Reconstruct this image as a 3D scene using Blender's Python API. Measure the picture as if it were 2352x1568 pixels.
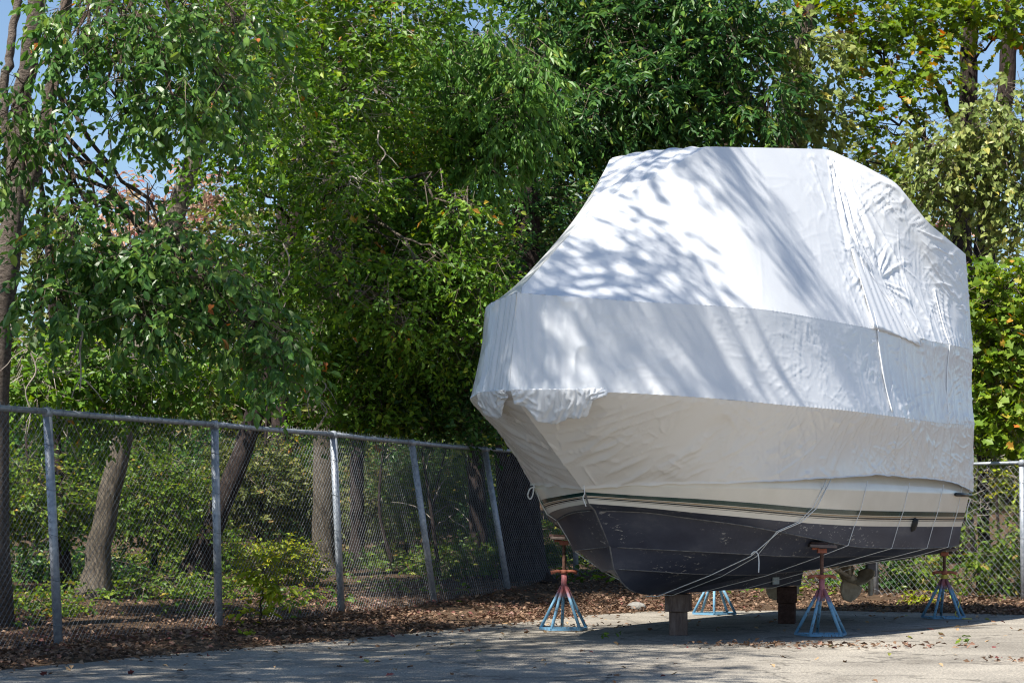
import bpy, bmesh, math, random
import numpy as np
from mathutils import Vector, Matrix

for o in list(bpy.data.objects): bpy.data.objects.remove(o, do_unlink=True)
SC = bpy.context.scene
COL = SC.collection
random.seed(7); RNG = np.random.default_rng(11)

# ------------------------------------------------------------------ camera, sky, sun, exposure
F, CX, HY, CAMH = 4800.0, 1176.0, 1183.0, 1.3      # focal length etc. in units of a 2352 x 1568 picture
cam = bpy.data.cameras.new('camera'); camo = bpy.data.objects.new('camera', cam); COL.objects.link(camo)
cam.sensor_width = 36.0; cam.lens = 36.0 * F / 2352.0; cam.shift_y = (HY - 784.0) / 2352.0
cam.clip_start = 0.1; cam.clip_end = 2000
camo.location = (0, 0, CAMH); camo.rotation_euler = (math.radians(90), 0, 0)
SC.camera = camo

SUN_DIR = Vector((-0.46, -0.535, 1.0)).normalized()
world = bpy.data.worlds.new('World'); SC.world = world; world.use_nodes = True
wn = world.node_tree; wn.nodes.clear()
wo = wn.nodes.new('ShaderNodeOutputWorld'); bg = wn.nodes.new('ShaderNodeBackground'); sk = wn.nodes.new('ShaderNodeTexSky')
sk.sky_type = 'NISHITA'; sk.sun_disc = False
sk.sun_elevation = math.asin(SUN_DIR.z); sk.sun_rotation = math.atan2(SUN_DIR.x, SUN_DIR.y)
sk.air_density = 1.0; sk.dust_density = 0.3; sk.ozone_density = 3.0
bg.inputs['Strength'].default_value = 0.068
wn.links.new(sk.outputs[0], bg.inputs[0]); wn.links.new(bg.outputs[0], wo.inputs[0])
sun = bpy.data.lights.new('sun', 'SUN'); sun.energy = 4.6; sun.angle = math.radians(0.55); sun.color = (1.0, 0.945, 0.85)
suno = bpy.data.objects.new('sun', sun); COL.objects.link(suno)
suno.rotation_euler = SUN_DIR.to_track_quat('Z', 'Y').to_euler(); suno.location = (-10, -10, 30)

SC.view_settings.view_transform = 'Standard'; SC.view_settings.look = 'None'
SC.view_settings.gamma = 1.0; SC.view_settings.use_curve_mapping = False
SC.view_settings.exposure = 1.16
SC.render.engine = 'CYCLES'
SC.cycles.use_denoising = True; SC.cycles.filter_width = 1.15
SC.cycles.max_bounces = 7; SC.cycles.diffuse_bounces = 4; SC.cycles.glossy_bounces = 3
SC.cycles.transmission_bounces = 4; SC.cycles.transparent_max_bounces = 8
SC.cycles.caustics_reflective = False; SC.cycles.caustics_refractive = False
SC.cycles.sample_clamp_indirect = 6.0

# ------------------------------------------------------------------ helpers
def P(x, y, d):                      # a point of the place, from its bearing and its distance
    return np.array(((x - CX) / F * d, d, CAMH - (y - HY) / F * d))

def tag(o, label=None, cat=None, group=None, kind=None):
    if label: o['label'] = label
    if cat: o['category'] = cat
    if group: o['group'] = group
    if kind: o['kind'] = kind
    return o

def empty(name, loc=(0, 0, 0), rz=0.0):
    o = bpy.data.objects.new(name, None); COL.objects.link(o)
    o.location = loc; o.rotation_euler = (0, 0, rz); o.empty_display_size = 0.1
    return o

def make_mesh(name, verts, faces, smooth=False, attrs=None):
    """verts (n,3); faces: an (m,k) array or a list of such arrays."""
    me = bpy.data.meshes.new(name)
    verts = np.asarray(verts, dtype=np.float32).reshape(-1, 3)
    fl = faces if isinstance(faces, list) and len(faces) and isinstance(faces[0], np.ndarray) else [np.asarray(faces, dtype=np.int32)]
    fl = [f for f in fl if f.size]
    me.vertices.add(len(verts)); me.vertices.foreach_set('co', verts.ravel())
    nl = sum(f.size for f in fl); nf = sum(len(f) for f in fl)
    me.loops.add(nl); me.polygons.add(nf)
    me.loops.foreach_set('vertex_index', np.concatenate([f.ravel() for f in fl]).astype(np.int32))
    tot = np.concatenate([np.full(len(f), f.shape[1]) for f in fl]).astype(np.int32)
    st = np.concatenate([[0], np.cumsum(tot)[:-1]]).astype(np.int32)
    me.polygons.foreach_set('loop_start', st)
    try: me.polygons.foreach_set('loop_total', tot)
    except Exception: pass
    me.polygons.foreach_set('use_smooth', np.full(nf, bool(smooth)))
    for k, v in (attrs or {}).items():
        a = me.attributes.new(k, 'FLOAT', 'FACE' if len(v) == nf else 'POINT')
        a.data.foreach_set('value', np.asarray(v, dtype=np.float32))
    me.update(calc_edges=True); me.validate()
    return me

def obj(name, me, mat=None, parent=None):
    o = bpy.data.objects.new(name, me); COL.objects.link(o)
    if mat is not None and me is not None and not me.materials: me.materials.append(mat)
    if parent is not None: o.parent = parent
    return o

class MB:
    """collects shapes for one mesh"""
    def __init__(s): s.v = []; s.f3 = []; s.f4 = []; s.n = 0
    def add(s, v, f4=None, f3=None):
        v = np.asarray(v, float).reshape(-1, 3)
        if f4 is not None and len(f4): s.f4.append(np.asarray(f4, int) + s.n)
        if f3 is not None and len(f3): s.f3.append(np.asarray(f3, int) + s.n)
        s.v.append(v); s.n += len(v)
    def box(s, c, size, rz=0.0, tilt=None):
        sx, sy, sz = [k / 2 for k in size]
        v = np.array([(a * sx, b * sy, q * sz) for q in (-1, 1) for a, b in ((-1, -1), (1, -1), (1, 1), (-1, 1))])
        M = np.array(Matrix.Rotation(rz, 3, 'Z'))
        if tilt is not None: M = M @ np.array(Matrix.Rotation(tilt[1], 3, tilt[0]))
        s.add(v @ M.T + np.asarray(c), [(3, 2, 1, 0), (4, 5, 6, 7), (0, 1, 5, 4), (1, 2, 6, 5), (2, 3, 7, 6), (3, 0, 4, 7)])
    def tube(s, pts, rad, sides=6, cap=True):
        pts = np.asarray(pts, float); n = len(pts)
        rad = np.broadcast_to(np.asarray(rad, float), (n,))
        T = np.gradient(pts, axis=0); T /= np.linalg.norm(T, axis=1)[:, None] + 1e-9
        ref = np.array((0, 0, 1.0)) if abs(T[:, 2]).mean() < 0.8 else np.array((1.0, 0, 0))
        A = np.cross(T, ref); A /= np.linalg.norm(A, axis=1)[:, None] + 1e-9
        Bv = np.cross(T, A)
        an = np.arange(sides) * 2 * math.pi / sides
        ring = pts[:, None, :] + rad[:, None, None] * (np.cos(an)[None, :, None] * A[:, None, :] + np.sin(an)[None, :, None] * Bv[:, None, :])
        i, j = np.meshgrid(np.arange(n - 1), np.arange(sides), indexing='ij'); j2 = (j + 1) % sides
        f = np.stack([i * sides + j, i * sides + j2, (i + 1) * sides + j2, (i + 1) * sides + j], -1).reshape(-1, 4)
        v = ring.reshape(-1, 3); f3 = None
        if cap:
            v = np.vstack([v, pts[0], pts[-1]])
            f3 = [(n * sides, (k + 1) % sides, k) for k in range(sides)] + [(n * sides + 1, (n - 1) * sides + k, (n - 1) * sides + (k + 1) % sides) for k in range(sides)]
        s.add(v, f, f3)
    def build(s, name, mat, parent=None, smooth=False, bevel=0.0):
        fl = []
        if s.f4: fl.append(np.vstack(s.f4))
        if s.f3: fl.append(np.vstack(s.f3))
        o = obj(name, make_mesh(name, np.vstack(s.v), fl, smooth), mat, parent)
        if bevel:
            m = o.modifiers.new('bevel', 'BEVEL'); m.width = bevel; m.segments = 2
        return o

def grid_faces(a, b):
    i, j = np.meshgrid(np.arange(a - 1), np.arange(b - 1), indexing='ij')
    return np.stack([i * b + j, (i + 1) * b + j, (i + 1) * b + j + 1, i * b + j + 1], -1).reshape(-1, 4)

def vnoise(x, y, seed=0.0):
    ix, iy = np.floor(x), np.floor(y); fx, fy = x - ix, y - iy
    fx = fx * fx * (3 - 2 * fx); fy = fy * fy * (3 - 2 * fy)
    def h(a, b):
        q = np.sin(a * 127.1 + b * 311.7 + seed * 74.7) * 43758.5453
        return q - np.floor(q)
    return (h(ix, iy) * (1 - fx) + h(ix + 1, iy) * fx) * (1 - fy) + (h(ix, iy + 1) * (1 - fx) + h(ix + 1, iy + 1) * fx) * fy
def fbm(x, y, seed=0.0, oc=3):
    r = 0; a = 0.5
    for k in range(oc): r = r + a * vnoise(x * 2 ** k, y * 2 ** k, seed + k * 3.1); a *= 0.5
    return r / (1 - 0.5 ** oc)
def ridge(x, y, seed=0.0, p=4): return (1 - np.abs(2 * vnoise(x, y, seed) - 1)) ** p
def crease(a, b, ang, length, width, seed, p=7):
    c, q = math.cos(ang), math.sin(ang); x = (a * c + b * q) / length; y = (-a * q + b * c) / width
    return ridge(x + .6 * y * 0, y + .35 * vnoise(x * 1.7, y * .4, seed + 2), seed, p) * sstep(.56, .78, vnoise(x * 1.3 + 7, y * .35, seed + 5))
def sstep(a, b, x):
    t = np.clip((x - a) / (b - a), 0, 1); return t * t * (3 - 2 * t)

def pchip(xk, yk, x):
    xk = np.asarray(xk, float); yk = np.asarray(yk, float); h = np.diff(xk); dl = np.diff(yk) / h
    d = np.zeros(len(xk)); d[0], d[-1] = dl[0], dl[-1]
    for i in range(1, len(xk) - 1):
        if dl[i - 1] * dl[i] > 0:
            w1 = 2 * h[i] + h[i - 1]; w2 = h[i] + 2 * h[i - 1]; d[i] = (w1 + w2) / (w1 / dl[i - 1] + w2 / dl[i])
    i = np.clip(np.searchsorted(xk, x, side='right') - 1, 0, len(h) - 1)
    t = (x - xk[i]) / h[i]
    return (yk[i] * (1 + 2 * t) * (1 - t) ** 2 + d[i] * h[i] * t * (1 - t) ** 2 + yk[i + 1] * t * t * (3 - 2 * t) + d[i + 1] * h[i] * t * t * (t - 1))

# ------------------------------------------------------------------ materials
def mat(name):
    m = bpy.data.materials.new(name); m.use_nodes = True; nt = m.node_tree; nt.nodes.clear()
    out = nt.nodes.new('ShaderNodeOutputMaterial'); b = nt.nodes.new('ShaderNodeBsdfPrincipled')
    nt.links.new(b.outputs[0], out.inputs[0])
    return m, nt, b, out
def N(nt, t, **kw):
    n = nt.nodes.new(t)
    for k, v in kw.items():
        if k in n.inputs: n.inputs[k].default_value = v
        else: setattr(n, k, v)
    return n
def ramp(nt, stops, interp='LINEAR'):
    r = nt.nodes.new('ShaderNodeValToRGB'); e = r.color_ramp.elements; r.color_ramp.interpolation = interp
    while len(e) < len(stops): e.new(0.5)
    for k, (p, c) in enumerate(stops): e[k].position = p; e[k].color = (*c, 1) if len(c) == 3 else c
    return r
def coords(nt, scale=(1, 1, 1), which='Object', rot=(0, 0, 0)):
    tc = nt.nodes.new('ShaderNodeTexCoord'); mp = nt.nodes.new('ShaderNodeMapping')
    mp.inputs['Scale'].default_value = scale; mp.inputs['Rotation'].default_value = rot
    nt.links.new(tc.outputs[which], mp.inputs[0]); return mp
def noise_mat(name, stops, scale=8.0, detail=6.0, rough=0.7, bump=0.0, bscale=None, stretch=(1, 1, 1), metal=0.0, spec=0.3, which='Object', rrough=0.6):
    m, nt, b, out = mat(name); mp = coords(nt, stretch, which)
    n = N(nt, 'ShaderNodeTexNoise', Scale=scale, Detail=detail, Roughness=rrough); nt.links.new(mp.outputs[0], n.inputs['Vector'])
    r = ramp(nt, stops); nt.links.new(n.outputs['Fac'], r.inputs[0]); nt.links.new(r.outputs[0], b.inputs['Base Color'])
    b.inputs['Roughness'].default_value = rough; b.inputs['Metallic'].default_value = metal; b.inputs['Specular IOR Level'].default_value = spec
    if bump:
        n2 = N(nt, 'ShaderNodeTexNoise', Scale=bscale or scale * 2, Detail=5.0); nt.links.new(mp.outputs[0], n2.inputs['Vector'])
        bp = N(nt, 'ShaderNodeBump', Strength=bump, Distance=0.02); nt.links.new(n2.outputs['Fac'], bp.inputs['Height']); nt.links.new(bp.outputs[0], b.inputs['Normal'])
    return m

def leaf_mat(name, stops, transl=0.35, rough=0.42, spec=0.45, objrandom=False):
    m, nt, b, out = mat(name)
    if objrandom: a = nt.nodes.new('ShaderNodeObjectInfo'); fac = a.outputs['Random']
    else: a = nt.nodes.new('ShaderNodeAttribute'); a.attribute_name = 'rnd'; fac = a.outputs['Fac']
    r = ramp(nt, stops); nt.links.new(fac, r.inputs[0]); nt.links.new(r.outputs[0], b.inputs['Base Color'])
    b.inputs['Roughness'].default_value = rough; b.inputs['Specular IOR Level'].default_value = spec
    tr = nt.nodes.new('ShaderNodeBsdfTranslucent'); hs = N(nt, 'ShaderNodeHueSaturation', Hue=0.485, Saturation=1.1, Value=1.5)
    nt.links.new(r.outputs[0], hs.inputs['Color']); nt.links.new(hs.outputs[0], tr.inputs['Color'])
    mx = N(nt, 'ShaderNodeMixShader'); mx.inputs[0].default_value = transl
    nt.links.new(b.outputs[0], mx.inputs[1]); nt.links.new(tr.outputs[0], mx.inputs[2]); nt.links.new(mx.outputs[0], out.inputs[0])
    return m

def bark_mat(name, dark, light, bands=False):
    m, nt, b, out = mat(name)
    mp = coords(nt, (1, 1, 0.28) if not bands else (0.8, 0.8, 1.3))
    n = N(nt, 'ShaderNodeTexNoise', Scale=26.0, Detail=8.0, Roughness=0.7); nt.links.new(mp.outputs[0], n.inputs['Vector'])
    r = ramp(nt, [(0.32, dark), (0.68, light)]); nt.links.new(n.outputs['Fac'], r.inputs[0])
    mp2 = coords(nt, (1, 1, 0.5)); n2 = N(nt, 'ShaderNodeTexNoise', Scale=2.5, Detail=4.0); nt.links.new(mp2.outputs[0], n2.inputs['Vector'])
    mx = N(nt, 'ShaderNodeMix', data_type='RGBA', blend_type='MULTIPLY'); mx.inputs[0].default_value = 0.6
    r2 = ramp(nt, [(0.35, (0.45, 0.45, 0.42)), (0.65, (1, 1, 1))]); nt.links.new(n2.outputs['Fac'], r2.inputs[0])
    nt.links.new(r.outputs[0], mx.inputs[6]); nt.links.new(r2.outputs[0], mx.inputs[7]); nt.links.new(mx.outputs[2], b.inputs['Base Color'])
    b.inputs['Roughness'].default_value = 0.9; b.inputs['Specular IOR Level'].default_value = 0.15
    bp = N(nt, 'ShaderNodeBump', Strength=1.0, Distance=0.06); nt.links.new(n.outputs['Fac'], bp.inputs['Height']); nt.links.new(bp.outputs[0], b.inputs['Normal'])
    return m

M = {}
# asphalt: pale, worn, speckled
m, nt, b, out = mat('asphalt'); mp = coords(nt)
n1 = N(nt, 'ShaderNodeTexNoise', Scale=0.7, Detail=5.0, Roughness=0.6); n2 = N(nt, 'ShaderNodeTexNoise', Scale=38.0, Detail=6.0, Roughness=0.8)
n3 = N(nt, 'ShaderNodeTexVoronoi', Scale=70.0)
for q in (n1, n2, n3): nt.links.new(mp.outputs[0], q.inputs['Vector'])
r1 = ramp(nt, [(0.3, (0.18, 0.165, 0.144)), (0.5, (0.255, 0.235, 0.205)), (0.7, (0.34, 0.313, 0.27))]); nt.links.new(n1.outputs['Fac'], r1.inputs[0])
r2 = ramp(nt, [(0.32, (0.35, 0.35, 0.36)), (0.5, (0.95, 0.95, 0.95)), (0.66, (1.8, 1.75, 1.65))]); nt.links.new(n2.outputs['Fac'], r2.inputs[0])
mx = N(nt, 'ShaderNodeMix', data_type='RGBA', blend_type='MULTIPLY'); mx.inputs[0].default_value = 1.0
nt.links.new(r1.outputs[0], mx.inputs[6]); nt.links.new(r2.outputs[0], mx.inputs[7])
# fine cracks
v4 = N(nt, 'ShaderNodeTexVoronoi', Scale=0.55, feature='DISTANCE_TO_EDGE'); nd = N(nt, 'ShaderNodeTexNoise', Scale=2.0, Detail=4.0)
nt.links.new(mp.outputs[0], nd.inputs['Vector']); va = N(nt, 'ShaderNodeVectorMath', operation='ADD'); nt.links.new(mp.outputs[0], va.inputs[0]); nt.links.new(nd.outputs['Color'], va.inputs[1]); nt.links.new(va.outputs[0], v4.inputs['Vector'])
r4 = ramp(nt, [(0.0, (0.25, 0.25, 0.25)), (0.01, (0.5, 0.5, 0.5)), (0.018, (1, 1, 1))]); nt.links.new(v4.outputs['Distance'], r4.inputs[0])
mx2 = N(nt, 'ShaderNodeMix', data_type='RGBA', blend_type='MULTIPLY'); mx2.inputs[0].default_value = 0.7
nt.links.new(mx.outputs[2], mx2.inputs[6]); nt.links.new(r4.outputs[0], mx2.inputs[7])
n6 = N(nt, 'ShaderNodeTexNoise', Scale=1.7, Detail=4.0, Distortion=0.8); nt.links.new(mp.outputs[0], n6.inputs['Vector'])      # old stains
r6 = ramp(nt, [(0.56, (1, 1, 1)), (0.66, (0.78, 0.77, 0.76))]); nt.links.new(n6.outputs['Fac'], r6.inputs[0])
mx3 = N(nt, 'ShaderNodeMix', data_type='RGBA', blend_type='MULTIPLY'); mx3.inputs[0].default_value = 0.8
nt.links.new(mx2.outputs[2], mx3.inputs[6]); nt.links.new(r6.outputs[0], mx3.inputs[7]); nt.links.new(mx3.outputs[2], b.inputs['Base Color'])
b.inputs['Roughness'].default_value = 0.92; b.inputs['Specular IOR Level'].default_value = 0.2
bp = N(nt, 'ShaderNodeBump', Strength=0.7, Distance=0.006); nt.links.new(n3.outputs['Distance'], bp.inputs['Height']); nt.links.new(bp.outputs[0], b.inputs['Normal'])
M['asphalt'] = m
M['soil'] = noise_mat('soil', [(0.25, (0.025, 0.018, 0.013)), (0.5, (0.075, 0.05, 0.032)), (0.75, (0.15, 0.1, 0.065))], 9.0, 10.0, 0.95, 0.8, 30.0, spec=0.1, rrough=0.75)
M['litter'] = leaf_mat('litter', [(0.0, (0.035, 0.025, 0.02)), (0.3, (0.095, 0.06, 0.042)), (0.55, (0.19, 0.118, 0.074)), (0.78, (0.28, 0.19, 0.13)), (0.92, (0.19, 0.065, 0.06)), (1.0, (0.38, 0.31, 0.26))], 0.1, 0.7, 0.2)
M['steel'] = noise_mat('galvanised_steel', [(0.3, (0.2, 0.23, 0.27)), (0.7, (0.42, 0.45, 0.49))], 18.0, 6.0, 0.45, 0.15, 60.0, metal=0.35, spec=0.4)
M['wire'] = noise_mat('galvanised_wire', [(0.3, (0.1, 0.115, 0.13)), (0.7, (0.23, 0.25, 0.27))], 5.0, 4.0, 0.5, metal=0.25, spec=0.4)
M['bark_grey'] = bark_mat('bark_grey', (0.075, 0.06, 0.052), (0.27, 0.225, 0.195), True)
M['bark_brown'] = bark_mat('bark_brown', (0.045, 0.033, 0.027), (0.19, 0.145, 0.115))
M['bark_dark'] = bark_mat('bark_dark', (0.018, 0.013, 0.013), (0.09, 0.068, 0.06))
M['bark_pale'] = bark_mat('bark_pale', (0.055, 0.046, 0.038), (0.23, 0.195, 0.155))
M['twig'] = noise_mat('twig', [(0.3, (0.06, 0.045, 0.035)), (0.7, (0.2, 0.155, 0.12))], 6.0, 3.0, 0.85)
M['twig_pale'] = noise_mat('twig_pale', [(0.3, (0.16, 0.135, 0.11)), (0.7, (0.4, 0.36, 0.31))], 6.0, 3.0, 0.85)
LEAF_STOPS = {
 'glossy': ([(0, (0.031, 0.089, 0.018)), (0.45, (0.062, 0.151, 0.029)), (0.85, (0.140, 0.252, 0.050)), (0.985, (0.211, 0.293, 0.059)), (1, (0.378, 0.135, 0.036))], 0.3, 0.36, 0.38),
 'mid': ([(0, (0.038, 0.1, 0.010)), (0.5, (0.085, 0.185, 0.017)), (0.88, (0.2, 0.32, 0.03)), (0.97, (0.287, 0.333, 0.040)), (1, (0.413, 0.196, 0.035))], 0.32, 0.45, 0.28),
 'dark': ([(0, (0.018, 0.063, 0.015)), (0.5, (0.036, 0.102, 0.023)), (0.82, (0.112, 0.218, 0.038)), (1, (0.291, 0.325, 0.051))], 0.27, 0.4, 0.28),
 'sass': ([(0, (0.050, 0.130, 0.024)), (0.5, (0.095, 0.210, 0.036)), (0.9, (0.180, 0.315, 0.056)), (1, (0.338, 0.360, 0.056))], 0.29, 0.42, 0.28),
 'maple': ([(0, (0.065, 0.131, 0.011)), (0.5, (0.131, 0.220, 0.017)), (0.84, (0.234, 0.305, 0.029)), (0.94, (0.366, 0.275, 0.041)), (1, (0.509, 0.163, 0.031))], 0.34, 0.5, 0.28),
 'poplar': ([(0, (0.095, 0.142, 0.033)), (0.5, (0.180, 0.228, 0.062)), (0.88, (0.283, 0.312, 0.098)), (1, (0.409, 0.361, 0.078))], 0.26, 0.38, 0.28),
 'shrub': ([(0, (0.038, 0.091, 0.010)), (0.5, (0.091, 0.165, 0.018)), (0.9, (0.202, 0.279, 0.034)), (1, (0.385, 0.260, 0.058))], 0.32, 0.45, 0.28),
 'lime': ([(0, (0.150, 0.220, 0.015)), (0.6, (0.270, 0.340, 0.022)), (1, (0.440, 0.380, 0.030))], 0.34, 0.45, 0.28),
 'autumn': ([(0, (0.240, 0.210, 0.100)), (0.4, (0.420, 0.310, 0.200)), (0.75, (0.500, 0.290, 0.220)), (1, (0.500, 0.170, 0.140))], 0.32, 0.5, 0.28),
 'far': ([(0, (0.04, 0.06, 0.012)), (0.5, (0.096, 0.126, 0.027)), (0.85, (0.224, 0.232, 0.068)), (1, (0.320, 0.224, 0.088))], 0.34, 0.5, 0.28),
}
LEAF = {k: leaf_mat('leaf_' + k, *v) for k, v in LEAF_STOPS.items()}
for k in ('glossy', 'poplar', 'sass', 'maple'): LEAF[k + '_one'] = leaf_mat('single_leaf_' + k, *LEAF_STOPS[k], True)

def wrap_mat(name, col, transl, rough):
    m, nt, b, out = mat(name); mp = coords(nt)
    n0 = N(nt, 'ShaderNodeTexNoise', Scale=1.6, Detail=3.0); nt.links.new(mp.outputs[0], n0.inputs['Vector'])
    r = ramp(nt, [(0.3, tuple(c * 0.95 for c in col)), (0.7, col)]); nt.links.new(n0.outputs['Fac'], r.inputs[0]); nt.links.new(r.outputs[0], b.inputs['Base Color'])
    b.inputs['Roughness'].default_value = rough; b.inputs['Specular IOR Level'].default_value = 0.5
    n1 = N(nt, 'ShaderNodeTexNoise', Scale=7.0, Detail=3.0, Roughness=0.5, Distortion=0.25); n2 = N(nt, 'ShaderNodeTexNoise', Scale=3.2, Detail=2.0)
    mp2 = coords(nt, (1, 1, 0.35)); nt.links.new(mp2.outputs[0], n1.inputs['Vector']); nt.links.new(mp.outputs[0], n2.inputs['Vector'])
    # thin straight creases: narrow bands of a distorted noise
    ab = N(nt, 'ShaderNodeMath', operation='SUBTRACT'); ab.inputs[1].default_value = 0.5; nt.links.new(n1.outputs['Fac'], ab.inputs[0])
    ab2 = N(nt, 'ShaderNodeMath', operation='ABSOLUTE'); nt.links.new(ab.outputs[0], ab2.inputs[0])
    cr = ramp(nt, [(0.0, (1, 1, 1)), (0.025, (0.25, 0.25, 0.25)), (0.06, (0, 0, 0))]); nt.links.new(ab2.outputs[0], cr.inputs[0])
    mk = ramp(nt, [(0.5, (0, 0, 0)), (0.68, (1, 1, 1))]); nt.links.new(n2.outputs['Fac'], mk.inputs[0])
    mu = N(nt, 'ShaderNodeMath', operation='MULTIPLY'); nt.links.new(cr.outputs[0], mu.inputs[0]); nt.links.new(mk.outputs[0], mu.inputs[1])
    bp = N(nt, 'ShaderNodeBump', Strength=0.14, Distance=0.006); nt.links.new(mu.outputs[0], bp.inputs['Height'])
    n5 = N(nt, 'ShaderNodeTexNoise', Scale=28.0, Detail=3.0); nt.links.new(mp.outputs[0], n5.inputs['Vector'])
    bp2 = N(nt, 'ShaderNodeBump', Strength=0.08, Distance=0.006); nt.links.new(n5.outputs['Fac'], bp2.inputs['Height']); nt.links.new(bp.outputs[0], bp2.inputs['Normal'])
    nt.links.new(bp2.outputs[0], b.inputs['Normal'])
    tr = nt.nodes.new('ShaderNodeBsdfTranslucent'); tr.inputs['Color'].default_value = (0.85, 0.85, 0.85, 1)
    mx = N(nt, 'ShaderNodeMixShader'); mx.inputs[0].default_value = transl
    nt.links.new(b.outputs[0], mx.inputs[1]); nt.links.new(tr.outputs[0], mx.inputs[2]); nt.links.new(mx.outputs[0], out.inputs[0])
    return m
M['wrap'] = wrap_mat('white_plastic_film', (0.775, 0.795, 0.825), 0.12, 0.22)
M['wrap_low'] = wrap_mat('film_over_hull_ground_bounce', (0.77, 0.745, 0.71), 0.06, 0.24)  # hull showing through, plus warm ground bounce put into the colour
M['tape'] = noise_mat('tape', [(0.3, (0.78, 0.8, 0.82)), (0.7, (0.88, 0.88, 0.88))], 12.0, rough=0.25, spec=0.5)

# antifouling paint: nearly black, scuffed, dusty
m, nt, b, out = mat('antifouling'); mp = coords(nt, (0.5, 1, 1.6))
n1 = N(nt, 'ShaderNodeTexNoise', Scale=2.2, Detail=6.0, Roughness=0.6); n2 = N(nt, 'ShaderNodeTexNoise', Scale=11.0, Detail=7.0, Roughness=0.7, Distortion=0.6); n3 = N(nt, 'ShaderNodeTexNoise', Scale=1.5, Detail=2.0)
mp3 = coords(nt, (1.3, 1, 3.2), rot=(0, 0.25, 0))
nt.links.new(mp.outputs[0], n1.inputs['Vector']); nt.links.new(mp3.outputs[0], n2.inputs['Vector']); nt.links.new(mp.outputs[0], n3.inputs['Vector'])
r1 = ramp(nt, [(0.3, (0.022, 0.025, 0.043)), (0.55, (0.044, 0.049, 0.072)), (0.75, (0.095, 0.098, 0.115))]); nt.links.new(n1.outputs['Fac'], r1.inputs[0])
r2 = ramp(nt, [(0.6, (0, 0, 0)), (0.63, (1, 1, 1))]); nt.links.new(n2.outputs['Fac'], r2.inputs[0])
r3 = ramp(nt, [(0.45, (0, 0, 0)), (0.6, (1, 1, 1))]); nt.links.new(n3.outputs['Fac'], r3.inputs[0])
mu = N(nt, 'ShaderNodeMath', operation='MULTIPLY'); nt.links.new(r2.outputs[0], mu.inputs[0]); nt.links.new(r3.outputs[0], mu.inputs[1])
mx = N(nt, 'ShaderNodeMix', data_type='RGBA'); nt.links.new(mu.outputs[0], mx.inputs[0]); nt.links.new(r1.outputs[0], mx.inputs[6]); mx.inputs[7].default_value = (0.42, 0.4, 0.36, 1)
nt.links.new(mx.outputs[2], b.inputs['Base Color']); b.inputs['Roughness'].default_value = 0.48; b.inputs['Specular IOR Level'].default_value = 0.4
M['bottom'] = m
M['dusty_lit'] = noise_mat('dusty_lit_black', [(0.3, (0.07, 0.07, 0.075)), (0.7, (0.22, 0.21, 0.2))], 14.0, 6.0, 0.7)  # dusty grey; on the strake tubes it paints the lit lips
M['gelcoat'] = noise_mat('cream_gelcoat', [(0.3, (0.66, 0.62, 0.54)), (0.7, (0.72, 0.68, 0.6))], 3.0, 4.0, 0.16, spec=0.55)
M['green'] = noise_mat('dark_green_stripe', [(0.3, (0.004, 0.03, 0.027)), (0.7, (0.006, 0.045, 0.04))], 3.0, rough=0.12, spec=0.6)
M['tan'] = noise_mat('tan_stripe', [(0.3, (0.3, 0.2, 0.1)), (0.7, (0.36, 0.25, 0.14))], 3.0, rough=0.2)
M['black'] = noise_mat('black_stripe', [(0.3, (0.008, 0.009, 0.011)), (0.7, (0.014, 0.015, 0.018))], 3.0, rough=0.2, spec=0.5)
M['bronze'] = noise_mat('weathered_bronze', [(0.3, (0.3, 0.24, 0.17)), (0.7, (0.5, 0.42, 0.31))], 16.0, 6.0, 0.6, 0.2, metal=0.2)
M['zinc'] = noise_mat('zinc', [(0.3, (0.35, 0.42, 0.46)), (0.7, (0.5, 0.57, 0.6))], 10.0, rough=0.6)
M['cord'] = noise_mat('white_cord', [(0.3, (0.62, 0.62, 0.6)), (0.7, (0.8, 0.8, 0.78))], 40.0, rough=0.6)
M['cord_yellow'] = noise_mat('yellow_cord', [(0.3, (0.5, 0.45, 0.05)), (0.7, (0.65, 0.6, 0.12))], 40.0, rough=0.7)
M['wood'] = noise_mat('weathered_timber', [(0.3, (0.075, 0.05, 0.04)), (0.55, (0.17, 0.125, 0.105)), (0.75, (0.27, 0.215, 0.18))], 5.0, 9.0, 0.9, 0.5, 20.0, (3, 3, 0.6), spec=0.1, rrough=0.7)
M['wood_dark'] = noise_mat('dark_timber', [(0.3, (0.035, 0.02, 0.016)), (0.6, (0.085, 0.052, 0.045)), (0.8, (0.15, 0.11, 0.1))], 5.0, 9.0, 0.9, 0.5, 20.0, (0.7, 3, 3), spec=0.1, rrough=0.7)
M['ply'] = noise_mat('weathered_board', [(0.3, (0.11, 0.085, 0.08)), (0.7, (0.24, 0.19, 0.17))], 8.0, 8.0, 0.9, 0.4, 20.0, (1, 5, 5), spec=0.1)
M['rust'] = noise_mat('rusty_steel', [(0.3, (0.06, 0.032, 0.025)), (0.7, (0.17, 0.09, 0.065))], 20.0, 7.0, 0.85, 0.3, spec=0.2)
M['orange'] = noise_mat('orange_paint', [(0.3, (0.2, 0.06, 0.04)), (0.6, (0.4, 0.14, 0.085)), (0.8, (0.36, 0.2, 0.15))], 14.0, 6.0, 0.7, 0.2)
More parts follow.
